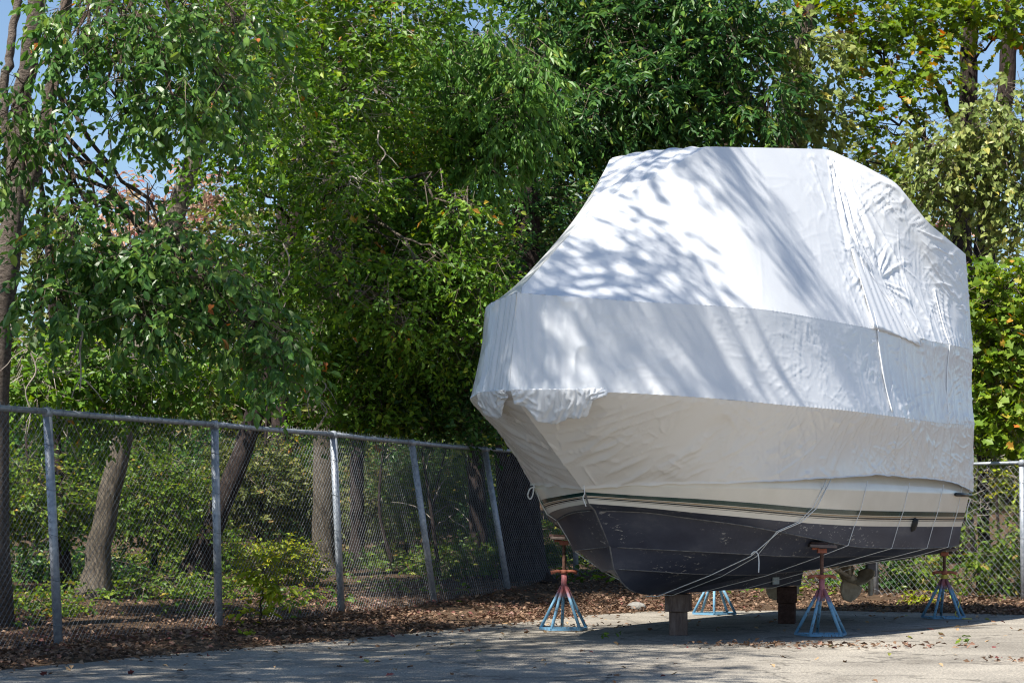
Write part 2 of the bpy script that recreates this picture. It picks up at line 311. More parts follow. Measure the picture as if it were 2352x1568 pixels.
# stand legs: blue paint, red towards the top, chipped; colours lightened for dappled light
m, nt, b, out = mat('blue_red_paint'); tc = nt.nodes.new('ShaderNodeTexCoord'); sx = nt.nodes.new('ShaderNodeSeparateXYZ'); nt.links.new(tc.outputs['Object'], sx.inputs[0])
nn = N(nt, 'ShaderNodeTexNoise', Scale=14.0, Detail=5.0); nt.links.new(tc.outputs['Object'], nn.inputs['Vector'])
ma = N(nt, 'ShaderNodeMath', operation='MULTIPLY_ADD'); ma.inputs[1].default_value = 0.16; nt.links.new(nn.outputs['Fac'], ma.inputs[0]); nt.links.new(sx.outputs['Z'], ma.inputs[2])
rz = ramp(nt, [(0.0, (0.1, 0.25, 0.4)), (0.44, (0.16, 0.33, 0.47)), (0.52, (0.36, 0.13, 0.14)), (1.0, (0.42, 0.12, 0.12))]); nt.links.new(ma.outputs[0], rz.inputs[0])
n2 = N(nt, 'ShaderNodeTexNoise', Scale=42.0, Detail=5.0, Roughness=0.7); mpv = coords(nt, (1, 1, 0.3)); nt.links.new(mpv.outputs[0], n2.inputs['Vector'])
rc = ramp(nt, [(0.57, (0, 0, 0)), (0.62, (1, 1, 1))]); nt.links.new(n2.outputs['Fac'], rc.inputs[0])
mx = N(nt, 'ShaderNodeMix', data_type='RGBA'); nt.links.new(rc.outputs[0], mx.inputs[0]); nt.links.new(rz.outputs[0], mx.inputs[6]); mx.inputs[7].default_value = (0.06, 0.045, 0.045, 1)
nt.links.new(mx.outputs[2], b.inputs['Base Color']); b.inputs['Roughness'].default_value = 0.55; b.inputs['Specular IOR Level'].default_value = 0.4
M['standpaint'] = m
M['stone'] = noise_mat('stone', [(0.3, (0.12, 0.115, 0.11)), (0.7, (0.3, 0.29, 0.27))], 8.0, 7.0, 0.9, 0.4)
M['rubber'] = noise_mat('black_rubber', [(0.3, (0.01, 0.01, 0.01)), (0.7, (0.02, 0.02, 0.02))], 8.0, rough=0.5)

# ------------------------------------------------------------------ ground
EDGE = np.array([(-30, -22), (-9.0, 5.5), (-6.2, 13.2), (-4.4, 17.8), (-3.4, 19.4), (-2.3, 21.1), (-1.3, 23.0), (-0.73, 24.2), (0.23, 25.9), (1.0, 27.4), (1.9, 28.4), (4.4, 28.7), (6.7, 27.3), (9.5, 25.2), (30, 9)])
def edge_dist(x, y):
    """distance beyond the edge of the asphalt, positive in the woods"""
    best = np.full(x.shape, 1e9); sg = np.zeros(x.shape)
    for a, bb in zip(EDGE[:-1], EDGE[1:]):
        d = bb - a; L = np.hypot(*d); t = np.clip(((x - a[0]) * d[0] + (y - a[1]) * d[1]) / L ** 2, 0, 1)
        qx, qy = x - (a[0] + t * d[0]), y - (a[1] + t * d[1]); dist = np.hypot(qx, qy); cr = d[0] * (y - a[1]) - d[1] * (x - a[0])
        m_ = dist < best; best = np.where(m_, dist, best); sg = np.where(m_, np.sign(cr), sg)
    return best * sg
def floor_z(x, y):
    x = np.asarray(x, float); y = np.asarray(y, float)
    sd = edge_dist(x, y) + 0.35 * (fbm(x * 1.3, y * 1.3, 4.0) - 0.5) * 2 * 0.5
    z = 0.02 * sstep(-0.25, 0.35, sd) + np.clip(sd - 1.2, 0, 7) * 0.06 + 0.09 * (fbm(x * 0.8, y * 0.8, 2.0) - 0.5) * sstep(0.4, 2.5, sd)
    z = z + np.clip(np.hypot(x, y) - 42, 0, 200) * .07 * sstep(0, 4, sd)
    return np.where(sd < -0.25, -0.06, z - 0.004)
S = 400.0
asph = obj('asphalt', make_mesh('asphalt', [(-S, -S, 0), (S, -S, 0), (S, S, 0), (-S, S, 0)], [(0, 1, 2, 3)]), M['asphalt']); tag(asph, kind='structure')
gx = np.concatenate([np.linspace(-150, -13, 30), np.linspace(-12.5, 12.5, 140), np.linspace(13, 150, 30)])
gy = np.concatenate([np.linspace(-20, 12, 20), np.linspace(12.3, 40, 150), np.linspace(41, 220, 40)])
GX, GY = np.meshgrid(gx, gy, indexing='ij')
fl = obj('woodland_ground', make_mesh('woodland_ground', np.stack([GX, GY, floor_z(GX, GY)], -1), grid_faces(len(gx), len(gy)), True), M['soil']); tag(fl, kind='structure')

# ------------------------------------------------------------------ leaves
def tmpl(kind):
    if kind == 'oval':      # folded, curled leaf
        v = [(0, 0, 0), (.3, .22, .10), (.68, .25, .04), (1, 0, -.2), (.68, -.25, .04), (.3, -.22, .10), (.34, 0, -.03), (.7, 0, -.1)]
        f = [(0, 6, 1), (1, 6, 7), (1, 7, 2), (2, 7, 3), (0, 5, 6), (5, 4, 7), (5, 7, 6), (4, 3, 7)]
    elif kind == 'quad':
        v = [(0, 0, 0), (.42, .30, .13), (1, 0, -.1), (.42, -.30, .13)]; f = [(0, 2, 1), (0, 3, 2)]
    elif kind == 'lance':
        v = [(0, 0, 0), (.35, .19, .09), (.7, .15, .04), (1, 0, -.14), (.7, -.15, .04), (.35, -.19, .09)]; f = [(0, 3, 1), (1, 3, 2), (0, 5, 3), (5, 4, 3)]
    elif kind == 'heart':
        v = [(.1, 0, -.02), (-.05, .3, .04), (.25, .46, .06), (.6, .25, .02), (1, 0, -.1), (.6, -.25, .02), (.25, -.46, .06), (-.05, -.3, .04)]
        f = [(0, 2, 1), (0, 3, 2), (0, 4, 3), (0, 5, 4), (0, 6, 5), (0, 7, 6)]
    elif kind == 'maple':
        a = [(0, 0), (.08, .34), (.36, .24), (.46, .56), (.62, .3), (1, 0), (.62, -.3), (.46, -.56), (.36, -.24), (.08, -.34)]
        v = [(.32, 0, -.03)] + [(p, q, .05 * abs(q) * 2 - .08 * p) for p, q in a]; k = len(a)
        f = [(0, 1 + (i + 1) % k, 1 + i) for i in range(k)]
    return np.array(v, float), np.array(f, int)

def unit(a): return a / (np.linalg.norm(a, axis=-1, keepdims=True) + 1e-9)

def leaves_mesh(name, pos, axis, nrm, size, rnd, kind):
    tv, tf = tmpl(kind); n = len(pos)
    axis = unit(axis); side = unit(np.cross(nrm, axis)); nr = np.cross(axis, side)
    v = pos[:, None, :] + size[:, None, None] * (tv[None, :, 0:1] * axis[:, None] + tv[None, :, 1:2] * side[:, None] + tv[None, :, 2:3] * nr[:, None])
    f = tf[None] + (np.arange(n) * len(tv))[:, None, None]
    return make_mesh(name, v.reshape(-1, 3), f.reshape(-1, 3), False, {'rnd': np.repeat(rnd, len(tf))})

def sprays(clumps, leaf_len, per, twig_len, droop, spread, rng):
    """clumps: (centre, radii, number of sprays). Leaves in sprays along short twigs, denser near the outside of each clump."""
    A = [[], [], [], [], []]; tw = MB()
    for c, r, n in clumps:
        n = int(n)
        if n <= 0: continue
        q = unit(rng.normal(size=(n, 3))); rad = rng.random(n) ** 0.45
        o = q * rad[:, None]
        # lumpy outline
        lump = 0.72 + 0.5 * vnoise(q[:, 0] * 2.3 + c[0], q[:, 2] * 2.3 + c[1], 3.0)
        p0 = c + o * r * lump[:, None]
        dr = unit(q * np.array((1, 1, 0.45)) + rng.normal(size=(n, 3)) * 0.55 + np.array((0, 0, -droop)))
        cl = rng.random(n) ** .9
        for k in range(per):
            tpar = (k + 0.3 + 0.5 * rng.random(n)) / per
            pos = p0 + dr * (tpar * twig_len)[:, None] + np.array((0, 0, -1.0)) * (droop * 0.35 * twig_len * tpar ** 2)[:, None]
            sd = unit(np.cross(dr, np.array((0, 0, 1.0))) + 1e-6) * (1 if k % 2 else -1)
            ax = unit(dr * 0.55 + sd * spread * (0.5 + rng.random(n))[:, None] + rng.normal(size=(n, 3)) * 0.3 + np.array((0, 0, -droop * 0.75)))
            nr = unit(np.array((0, 0, 1.0)) + rng.normal(size=(n, 3)) * 0.62 + dr * 0.25)
            A[0].append(pos); A[1].append(ax); A[2].append(nr)
            A[3].append(leaf_len * (0.5 + 0.75 * rng.random(n)))
            A[4].append(np.clip(0.5 * cl + 0.6 * rng.random(n) - 0.06 + 0.25 * (fbm(p0[:, 0] * 1.1, p0[:, 2] * 1.1, 8.0) - 0.5), 0, 1))
        # twigs, as three-sided slivers
        e = p0 + dr * twig_len; wv = unit(np.cross(dr, rng.normal(size=(n, 3)))) * 0.0045
        vv = np.stack([p0 - dr * twig_len * 0.6 + wv, p0 - dr * twig_len * 0.6 - wv, e], 1).reshape(-1, 3)
        tw.add(vv, None, np.arange(3 * n).reshape(-1, 3))
    return [np.concatenate(a) for a in A] + [tw]

def limb_points(a, b, rng, n=7, sag=0.0, wob=0.06):
    t = np.linspace(0, 1, n)[:, None]; L = np.linalg.norm(b - a)
    p = a * (1 - t) + b * t + rng.normal(size=(n, 3)) * wob * L * 0.5 * np.sin(t * math.pi)
    p[:, 2] += np.sin(t[:, 0] * math.pi) * L * (0.10 - sag)
    return p

def smooth_path(pts, n=18):
    pts = np.asarray(pts, float); t = np.arange(len(pts)); tt = np.linspace(0, len(pts) - 1, n)
    return np.stack([pchip(t, pts[:, k], tt) for k in range(pts.shape[1])], 1) if len(pts) > 2 else np.stack([np.interp(tt, t, pts[:, k]) for k in range(pts.shape[1])], 1)

def plant(name, label, cat, trunks, clumps, leaf='mid', kind='quad', llen=0.1, per=7, twig=0.4, droop=0.3, spread=0.7, bark='bark_brown', seed=1, group=None,
          limbs=True, dens=1.5, singles=0, limb_r=0.035, twigmat='twig', extra=None):
    """trunks: lists of (x, y, distance, radius) from base to top; clumps: (x, y, rx, ry, distance, depth radius, leaf layers) in picture bearings."""
    rng = np.random.default_rng(seed)
    tp = []
    for tr in trunks:
        q = np.array([(*P(x, y, d), r) for x, y, d, r in tr]); tp.append(q)
    base = tp[0][0, :3].copy() if tp else None
    cl = []
    la = {'oval': .42, 'quad': .36, 'lance': .26, 'heart': .5, 'maple': .5}[kind] * llen ** 2 * 0.45 * per
    for x, y, rx, ry, d, rd, lai in clumps:
        a_, b_ = rx / F * d, ry / F * d; cl.append((P(x, y, d), np.array((a_ * 1.06, rd, b_ * 1.06)), dens * lai * math.pi * a_ * b_ / la))
    for e in extra or []: cl.append(e)
    if base is None:
        c0 = cl[0][0]; base = np.array((c0[0], c0[1], float(floor_z(c0[0], c0[1]))))
    else: base[2] = float(floor_z(base[0], base[1]))
    root = empty(name, base); tag(root, label, cat, group)
    for q in tp:
        sp = smooth_path(q, 26); mb = MB()
        sp[:, :3] += rng.normal(size=(26, 3)) * 0.012
        if q is tp[0]:
            sp[0, 2] = base[2] - 0.1; sp[0, 3] *= 1.6; sp[1, 3] *= 1.2
        mb.tube(sp[:, :3] - base, sp[:, 3], 12); mb.build('trunk', M[bark], root, True)
    allp = np.vstack([smooth_path(q, 26)[:, :3] for q in tp]) if tp else None
    if limbs and allp is not None:
        mb = MB()
        for c, r, n in cl:
            if n < 12: continue
            dd = np.linalg.norm(allp - c, axis=1) + np.clip(allp[:, 2] - c[2] + 0.3, 0, 9) * 0.8
            if droop >= .35 and c[2] < 7: dd = np.linalg.norm(allp - c - np.array((0, 0, 1.3)), axis=1)   # boughs hang down from higher up
            a = allp[np.argmin(dd)]
            L = np.linalg.norm(c - a); r0 = min(0.016 + limb_r * L * 0.25, 0.055)
            lp = limb_points(a, c, rng, 8, droop * 0.2); mb.tube(lp - base, np.linspace(r0, 0.012, 8), 6)
            for k in range(int(3 + r.max() * 2.5)):
                e = c + unit(rng.normal(size=3)) * r * 0.95; s0 = lp[rng.integers(3, 8)]
                mb.tube(limb_points(s0, e, rng, 6, 0.05, 0.12) - base, np.linspace(max(r0 * 0.35, 0.009), 0.004, 6), 4)
        if mb.n: tag(mb.build('limbs', M[bark if bark != 'bark_grey' else 'bark_brown'], root, True), kind='stuff')
    pos, ax, nr, sz, rn, tw = sprays(cl, llen, per, twig, droop, spread, rng)
    fz = np.maximum(floor_z(pos[:, 0], pos[:, 1]), 0); keep = pos[:, 2] > fz + 0.03
    if cat in ('weed', 'fern'): pos[:, 2] = np.maximum(pos[:, 2], fz + .02 + .05 * rng.random(len(pos))); keep[:] = True
    if singles:              # the largest-looking leaves are objects of their own
        u_ = CX + F * pos[:, 0] / pos[:, 1]; v_ = HY - F * (pos[:, 2] - CAMH) / pos[:, 1]
        vis = np.where((u_ > 8) & (u_ < 2344) & (v_ > 8) & (v_ < 900) & keep)[0]
        sel = vis[np.argsort(pos[vis, 1] - sz[vis] * 6)[:singles]]
        one = leaves_mesh('leaf', np.zeros((1, 3)), np.array([[1.0, 0, 0]]), np.array([[0, 0, 1.0]]), np.ones(1), np.array([0.5]), kind)
        one.materials.append(LEAF[leaf + '_one'])
        A_ = unit(ax[sel]); S_ = unit(np.cross(nr[sel], A_)); N_ = np.cross(A_, S_)
        for k, i in enumerate(sel):
            o = bpy.data.objects.new('leaf', one); COL.objects.link(o); o.parent = root
            m4 = Matrix(((A_[k][0] * sz[i], S_[k][0] * sz[i], N_[k][0] * sz[i], pos[i][0] - base[0]), (A_[k][1] * sz[i], S_[k][1] * sz[i], N_[k][1] * sz[i], pos[i][1] - base[1]), (A_[k][2] * sz[i], S_[k][2] * sz[i], N_[k][2] * sz[i], pos[i][2] - base[2]), (0, 0, 0, 1)))
            o.matrix_basis = m4
        keep[sel] = False
    cr = obj('crown', leaves_mesh('crown', pos[keep] - base, ax[keep], nr[keep], sz[keep], rn[keep], kind), LEAF[leaf], root)
    if tw.n:
        tw.v = [np.vstack(tw.v) - base]; tag(tw.build('twigs', M[twigmat], root), kind='stuff')
    return root

# ------------------------------------------------------------------ chain-link fences
def wire_panel(A0, A1, B0, B1, pitch, r, rng, seed):
    """A/B: foot and head of the two ends. Diagonal wires woven over and under; twisted barbs along the top."""
    L = np.linalg.norm(A1 - A0); H = np.linalg.norm(B0 - A0); mb = MB()
    ny = unit(np.cross(A1 - A0, B0 - A0))
    def pt(u, v):
        a = A0 + (A1 - A0) * (u / L); b = B0 + (B1 - B0) * (u / L); t = v / H
        bulge = 0.035 * (fbm(np.array([u * 0.8 + seed * 9]), np.array([v * 0.9]), seed)[0] - 0.5) * math.sin(math.pi * min(max(t, 0), 1))
        return a + (b - a) * t + ny * bulge
    k_ = 1.0; step = pitch
    for fam in (1, -1):
        c = -H if fam == 1 else 0.0
        cmax = L if fam == 1 else L + H
        while c < cmax:
            # u = c + v (fam 1), u = c - v (fam -1)
            if fam == 1: v0, v1 = max(0, -c), min(H, L - c)
            else: v0, v1 = max(0, c - L), min(H, c)
            if v1 - v0 > 0.02:
                ns = max(2, int((v1 - v0) / 0.45) + 1); vs = np.linspace(v0, v1, ns)
                pts = np.array([pt(c + fam * v, v) for v in vs]) + ny * (0.002 * fam)
                mb.tube(pts, r, 4, False)
            c += step
    u = 0.0
    while u < L:                      # barbs
        p0 = pt(u, H - 0.01); mb.tube(np.array([p0, p0 + np.array((rng.normal() * 0.008, rng.normal() * 0.008, 0.055 + rng.random() * 0.015))]), r * 1.25, 3, False)
        u += pitch
    return mb

def fence(name, label, feet, heads, pitch, r, post_r, rail_r, seed, skip_posts=()):
    rng = np.random.default_rng(seed); root = empty(name, feet[1]); tag(root, label, 'fence'); base = np.array(feet[1])
    feet = [np.array(f, float) for f in feet]; heads = [np.array(h, float) for h in heads]
    for i, (a, h) in enumerate(zip(feet, heads)):
        mb = MB(); ext = unit(h - a)
        mb.tube(np.array([a - ext * 0.15 - base, h - base]), post_r, 12)
        po = mb.build('post', M['steel'], root, True)
        cb = MB(); cb.tube(np.array([h - ext * 0.05 - base, h + ext * 0.012 - base, h + ext * 0.04 - base]), [post_r * 1.16, post_r * 1.14, post_r * 0.75], 12); cb.build('post_cap', M['steel'], po, True)
        tb = MB()                                  # tie wires round the post
        for k in range(5):
            q = a + (h - a) * (0.1 + 0.19 * k) - base; an = np.linspace(0, 2 * math.pi, 11)
            tb.tube(np.stack([q[0] + np.cos(an) * (post_r + 0.003), q[1] + np.sin(an) * (post_r + 0.003), q[2] + 0.01 * np.sin(an * 2)], 1), 0.0028, 3, False)
        tag(tb.build('tie_wires', M['wire'], po), kind='stuff')
    for i in range(len(feet) - 1):
        mb = MB(); a, b = heads[i] - base, heads[i + 1] - base
        mb.tube(np.array([a, a * 0.66 + b * 0.34 + (0, 0, -0.008), a * 0.33 + b * 0.67 + (0, 0, -0.006), b]), rail_r, 10)
        ro = mb.build('top_rail', M['steel'], root, True)
        tb = MB()                                  # ties round the rail
        for k in range(7):
            t = (k + 0.5) / 7; q = a + (b - a) * t; d = unit(b - a); an = np.linspace(0, 2 * math.pi, 11); s1 = unit(np.cross(d, (0, 0, 1.0))); rr = rail_r + 0.003
            tb.tube(q + np.cos(an)[:, None] * s1 * rr + np.sin(an)[:, None] * np.array((0, 0, 1)) * rr, 0.0026, 3, False)
        tag(tb.build('tie_wires', M['wire'], ro), kind='stuff')
        up = unit(heads[i] - feet[i]) * 0.03
        wm = wire_panel(feet[i] + up, feet[i + 1] + up, heads[i], heads[i + 1], pitch, r, rng, seed + i)
        wm.v = [np.vstack(wm.v) - base]; tag(wm.build('wire_mesh', M['wire'], root, True), kind='stuff')
    return root

LF = [(-7.72, 11.8), (-6.61, 14.63), (-5.51, 17.48), (-4.41, 20.33), (-3.25, 23.18), (-2.12, 26.03), (-1.06, 28.88), (-0.03, 31.7), (1.06, 34.5)]
LH = [(-7.75, 11.8), (-6.66, 14.63), (-5.58, 17.48), (-4.52, 20.33), (-3.30, 23.18), (-2.226, 26.03), (-1.39, 28.95), (-0.416, 31.85), (1.03, 34.55)]
CORNER = (1.75, 35.6)
feet = [(x, y, 0.0) for x, y in LF] + [(*CORNER, 0.02)]
heads = [(x, y, 2.31) for x, y in LH] + [(CORNER[0], CORNER[1], 2.25)]
fence('chain_link_fence', 'long galvanised chain-link fence with leaning posts along the woods beside the asphalt', feet, heads, 0.078, 0.0025, 0.045, 0.030, 3)
RB = [(CORNER[0] + 0.12, CORNER[1] - 0.1), (3.75, 33.4), (5.5, 31.55), (7.27, 29.68), (9.2, 27.7), (11.2, 25.6)]
fence('chain_link_fence', 'wide-meshed chain-link fence behind the boat stern, tangled with bare vines', [(x, y, -0.03) for x, y in RB], [(x - 0.03, y, 2.05) for x, y in RB], 0.108, 0.0026, 0.042, 0.024, 5)

# ------------------------------------------------------------------ the boat: local x runs from bow to stern, local -y is the side seen
ANG = math.radians(32); BU = np.array((math.sin(ANG), math.cos(ANG))); BN = np.array((math.cos(ANG), -math.sin(ANG))); BO = np.array((0.08, 20.0))
def W(s, p, h=0.0):
    q = BO + s * BU + p * BN; return np.array((q[0], q[1], h))
BROT = math.atan2(BU[1], BU[0])
def loc(a):                           # (s, p, h) -> boat local xyz
    a = np.asarray(a, float); b = a.copy(); b[..., 1] = -a[..., 1]; return b

boat = empty('motor_boat', (BO[0], BO[1], 0), BROT)
tag(boat, 'cream motor boat with black bottom paint and dark green stripes, propped on stands', 'boat')
NT = 110
tt = np.linspace(0, 1, NT) ** 1.35
def curve(pts):
    pts = np.array(pts, float); s = pts[0, 0] + (pts[-1, 0] - pts[0, 0]) * tt
    return np.stack([s, pchip(pts[:, 0], pts[:, 1], s), pchip(pts[:, 0], pts[:, 2], s)], 1)
keel = curve([(1.86, 0, .72), (2.02, 0, .59), (2.3, 0, .49), (2.57, 0, .46), (3.3, 0, .47), (4.5, 0, .56), (6, 0, .65), (7.3, 0, .69), (8.1, 0, .69)])
st2 = curve([(1.82, 0, .76), (2.02, .15, .745), (2.6, .5, .70), (3.7, .70, .67), (4.9, .72, .69), (6.9, .7, .75), (8.1, .68, .76)])
st1 = curve([(1.74, 0, .99), (2.0, .32, .965), (2.6, .88, .92), (3.7, 1.13, .87), (4.9, 1.17, .85), (6.9, 1.15, .83), (8.1, 1.1, .83)])
chn = curve([(1.42, 0, 1.36), (1.7, .35, 1.345), (2, .69, 1.29), (2.6, 1.13, 1.2), (3.7, 1.39, 1.06), (4.9, 1.45, .955), (6.9, 1.45, .92), (8.1, 1.40, .93)])
pnt = curve([(1.3, 0, 1.42), (1.6, .45, 1.38), (2, .87, 1.325), (2.6, 1.23, 1.27), (3.7, 1.45, 1.21), (4.9, 1.52, 1.18), (6.9, 1.53, 1.165), (8.1, 1.46, 1.16)])
stp = curve([(1.23, 0, 1.535), (1.5, .44, 1.50), (2, .98, 1.46), (2.6, 1.30, 1.42), (3.7, 1.5, 1.37), (4.9, 1.57, 1.35), (6.9, 1.575, 1.34), (8.1, 1.51, 1.335)])
knk = curve([(1.18, 0, 1.60), (1.5, .53, 1.59), (2, 1.06, 1.58), (2.6, 1.37, 1.57), (3.7, 1.55, 1.565), (4.9, 1.62, 1.56), (6.9, 1.625, 1.55), (8.1, 1.56, 1.55)])
gun = curve([(-.14, 0, 2.46), (-.05, .35, 2.46), (.35, .74, 2.45), (.75, 1.0, 2.44), (1.6, 1.38, 2.43), (2.6, 1.6, 2.40), (3.7, 1.69, 2.40), (4.9, 1.72, 2.39), (6.9, 1.69, 2.38), (8.1, 1.6, 2.40)])
gun[:, 1] *= .94; gun[:, 0] += .05; gun[:, 2] -= .03
mid = 0.55 * knk + 0.45 * gun; mid[:, 1] = mid[:, 1] * .9 - .03; mid[:, 0] += .06; mid[:, 1] = np.clip(mid[:, 1], 0, 9)      # hollow flare

def both(rows, name, mt, smooth=True, sharp=()):
    R = np.stack(rows, 1)                                  # (NT, k, 3)
    vs, fs, n = [], [], 0
    for sg in (1, -1):
        q = R.copy(); q[..., 1] *= sg; v = loc(q).reshape(-1, 3); f = grid_faces(R.shape[0], R.shape[1])
        if sg == -1: f = f[:, ::-1]
        vs.append(v); fs.append(f + n); n += len(v)
    return obj(name, make_mesh(name, np.vstack(vs), np.vstack(fs), smooth), mt, boat)
def step(c, w, dz): q = c.copy(); q[:, 1] += w * sstep(0.0, 0.08, tt); q[:, 2] += dz; return q
def between(a, b, n): return [a + (b - a) * k / n for k in range(1, n)]
rows = [keel] + between(keel, st2, 4) + [st2, step(st2, .05, -.016)] + between(step(st2, .05, -.016), st1, 4) + [st1, step(st1, .05, -.016)] + between(step(st1, .05, -.016), chn, 4) + [chn, step(chn, .03, -.004)]
both(rows, 'hull_bottom', M['bottom'], False)
both([step(chn, .03, -.004)] + between(step(chn, .03, -.004), pnt, 3) + [pnt], 'boot_top', M['bottom'], True)
both([pnt] + between(pnt, stp, 3) + [stp] + between(stp, knk, 2) + [knk], 'hull_side', M['gelcoat'], True)
kn2 = step(knk, .004, 0.02)
both([knk, kn2] + between(kn2, mid, 3) + [mid] + between(mid, gun, 3) + [gun], 'topside', M['gelcoat'], True)
def strip(v0, v1, name, mt, off=.004):
    a = pnt + (stp - pnt) * v0; b = pnt + (stp - pnt) * v1
    for q in (a, b): q[:, 1] += off * sstep(0, .02, tt); q[0, 0] -= off
    both([a, (a + b) / 2, b], name, mt, True)
strip(.70, 1.0, 'stripe', M['green']); strip(.585, .655, 'stripe', M['tan']); strip(.45, .545, 'stripe', M['black']); strip(.36, .385, 'stripe', M['black'])
for row, w_ in ((st2, .05), (st1, .05), (chn, .03)):      # pale tubes: painted lit lips of strakes and chine, also dust and wear
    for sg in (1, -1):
        mb = MB(); q_ = row[3:].copy(); q_[:, 1] = (q_[:, 1] + w_ * sstep(0, .08, tt[3:])) * sg; q_[:, 2] -= .012; mb.tube(loc(q_), .007, 5); mb.build('strake_lit_lip', M['dusty_lit'], boat, True)
# transom
ring = [r[-1] for r in (keel, st2, st1, chn, pnt, stp, knk, gun)]
vv = [loc(q) for q in ring] + [loc(q * np.array((1, -1, 1))) for q in ring]; k = len(ring)
fq = [(i, i + 1, k + i + 1, k + i) for i in range(k - 1)]
obj('transom', make_mesh('transom', vv, np.array(fq)), M['gelcoat'], boat)
dk = gun.copy(); vs = np.vstack([loc(dk), loc(dk * np.array((1, -1, 1)))]); obj('deck', make_mesh('deck', vs, np.array([(i, i + 1, NT + i + 1, NT + i) for i in range(NT - 1)])), M['gelcoat'], boat)
# stem band, skeg, rub rail piece, through-hull, zinc
mb = MB(); stem = np.vstack([[r_[0] for r_ in (knk, stp, pnt, chn, st1, st2)], keel[:16:3]]); mb.tube(loc(stem), .009, 8); mb.build('stem_bead', M['dusty_lit'], boat, True)
mb = MB()
sk_s = np.linspace(2.6, 6.35, 24); top = np.interp(sk_s, keel[:, 0], keel[:, 2]) + .06
for a in range(23):
    s0, s1 = sk_s[a], sk_s[a + 1]
    q = []
    for s_, t_ in ((s0, top[a]), (s1, top[a + 1])):
        w_ = .07 * min(1, (s_ - 2.45) / .7)
        q += [(s_, w_, .455), (s_, -w_, .455), (s_, -w_ - .05, t_), (s_, w_ + .05, t_)]
    mb.add(loc(np.array(q)), [(0, 4, 5, 1), (1, 5, 6, 2), (3, 7, 4, 0), (2, 6, 7, 3)] + ([(0, 1, 2, 3)] if a == 0 else []) + ([(4, 7, 6, 5)] if a == 22 else []))
mb.build('skeg', M['bottom'], boat)
mb = MB(); mb.box(loc((5.55, .105, .53)), (.17, .02, .085)); mb.build('zinc_anode', M['zinc'], boat, bevel=.004)
mb = MB(); mb.tube(loc(np.array([(7.45, 1.625, 1.555), (7.8, 1.605, 1.553), (8.1, 1.58, 1.55)])), .022, 8); mb.build('rub_rail', M['black'], boat, True)
mb = MB(); an = np.linspace(0, 2 * math.pi, 17)[:-1]; s0, h0 = 6.25, 1.19
vv = [(s0 + math.cos(a) * .045, 1.545 + .02 * math.sin(a) , h0 + math.sin(a) * .085) for a in an] + [(s0 + math.cos(a) * .03, 1.585 + .02 * math.sin(a), h0 + math.sin(a) * .065) for a in an]
mb.add(loc(np.array(vv)), [(i, (i + 1) % 16, 16 + (i + 1) % 16, 16 + i) for i in range(16)], [(16, 16 + i, 16 + i + 1) for i in range(1, 15)]); mb.build('exhaust_flap', M['rubber'], boat, True)
# two propellers with shaft, strut and rudder
for sg in (1, -1):
    p0 = .5 * sg
    a, hub = np.array((6.05, p0, .755)), np.array((6.95, p0, .515)); ax_ = unit(hub - a)
    mb = MB(); mb.tube(loc(np.array([a, hub])), .026, 12)
    mb.tube(loc(np.array([a + ax_ * .42, a + ax_ * .47])), .034, 12); sh = mb.build('propeller_shaft', M['bronze'], boat, True)
    mb = MB(); mb.tube(loc(np.array([hub - ax_ * .14, hub - ax_ * .07, hub + ax_ * .05, hub + ax_ * .13])), [.045, .055, .052, .022], 14); pr = mb.build('propeller', M['bronze'], boat, True)
    e1 = unit(np.cross(ax_, (0, 0, 1.0))); e2 = np.cross(ax_, e1)
    ph_ = np.linspace(0, 2 * math.pi, 361); dv = np.cos(ph_)[:, None] * e1 + np.sin(ph_)[:, None] * e2
    ph0 = ph_[np.argmax((dv[:, 0] * .53 + dv[:, 1] * .848) * -.22 + dv[:, 2] * -.97)]
    for k in range(3):
        a0 = ph0 + math.radians(120 * k); rr = np.linspace(.03, .275, 9); q = []
        for r_ in rr:
            wd = .115 * math.sin(math.pi * min(1, (r_ / .285)) ** 0.9) ** .7 + .015
            for c_ in np.linspace(-1, 1, 7):
                phi = a0 + c_ * wd / max(r_, .12); tw_ = c_ * wd * (0.65 - r_ * .9)
                q.append(hub + e1 * math.cos(phi) * r_ + e2 * math.sin(phi) * r_ + ax_ * tw_ + ax_ * .012 * (1 - c_ * c_))
        q = loc(np.array(q)); f = grid_faces(9, 7)
        o = obj('blade', make_mesh('blade', q, f, True), M['bronze'], pr); sm = o.modifiers.new('thickness', 'SOLIDIFY'); sm.thickness = .012
    mb = MB(); mb.tube(loc(np.array([hub - ax_ * .13 + (0, 0, -.01), hub - ax_ * .2 + (.02, 0, .3)])), [.03, .034], 8); mb.build('strut', M['bronze'], boat, True)
    mb = MB(); mb.box(loc((7.5, p0, .66)), (.26, .045, .26)); rd = mb.build('rudder', M['bottom'], boat, bevel=.015)
    mb = MB(); mb.box(loc((7.5, p0, .42)), (.09, .035, .24)); mb.build('rudder_stock', M['bronze'], rd, bevel=.01)

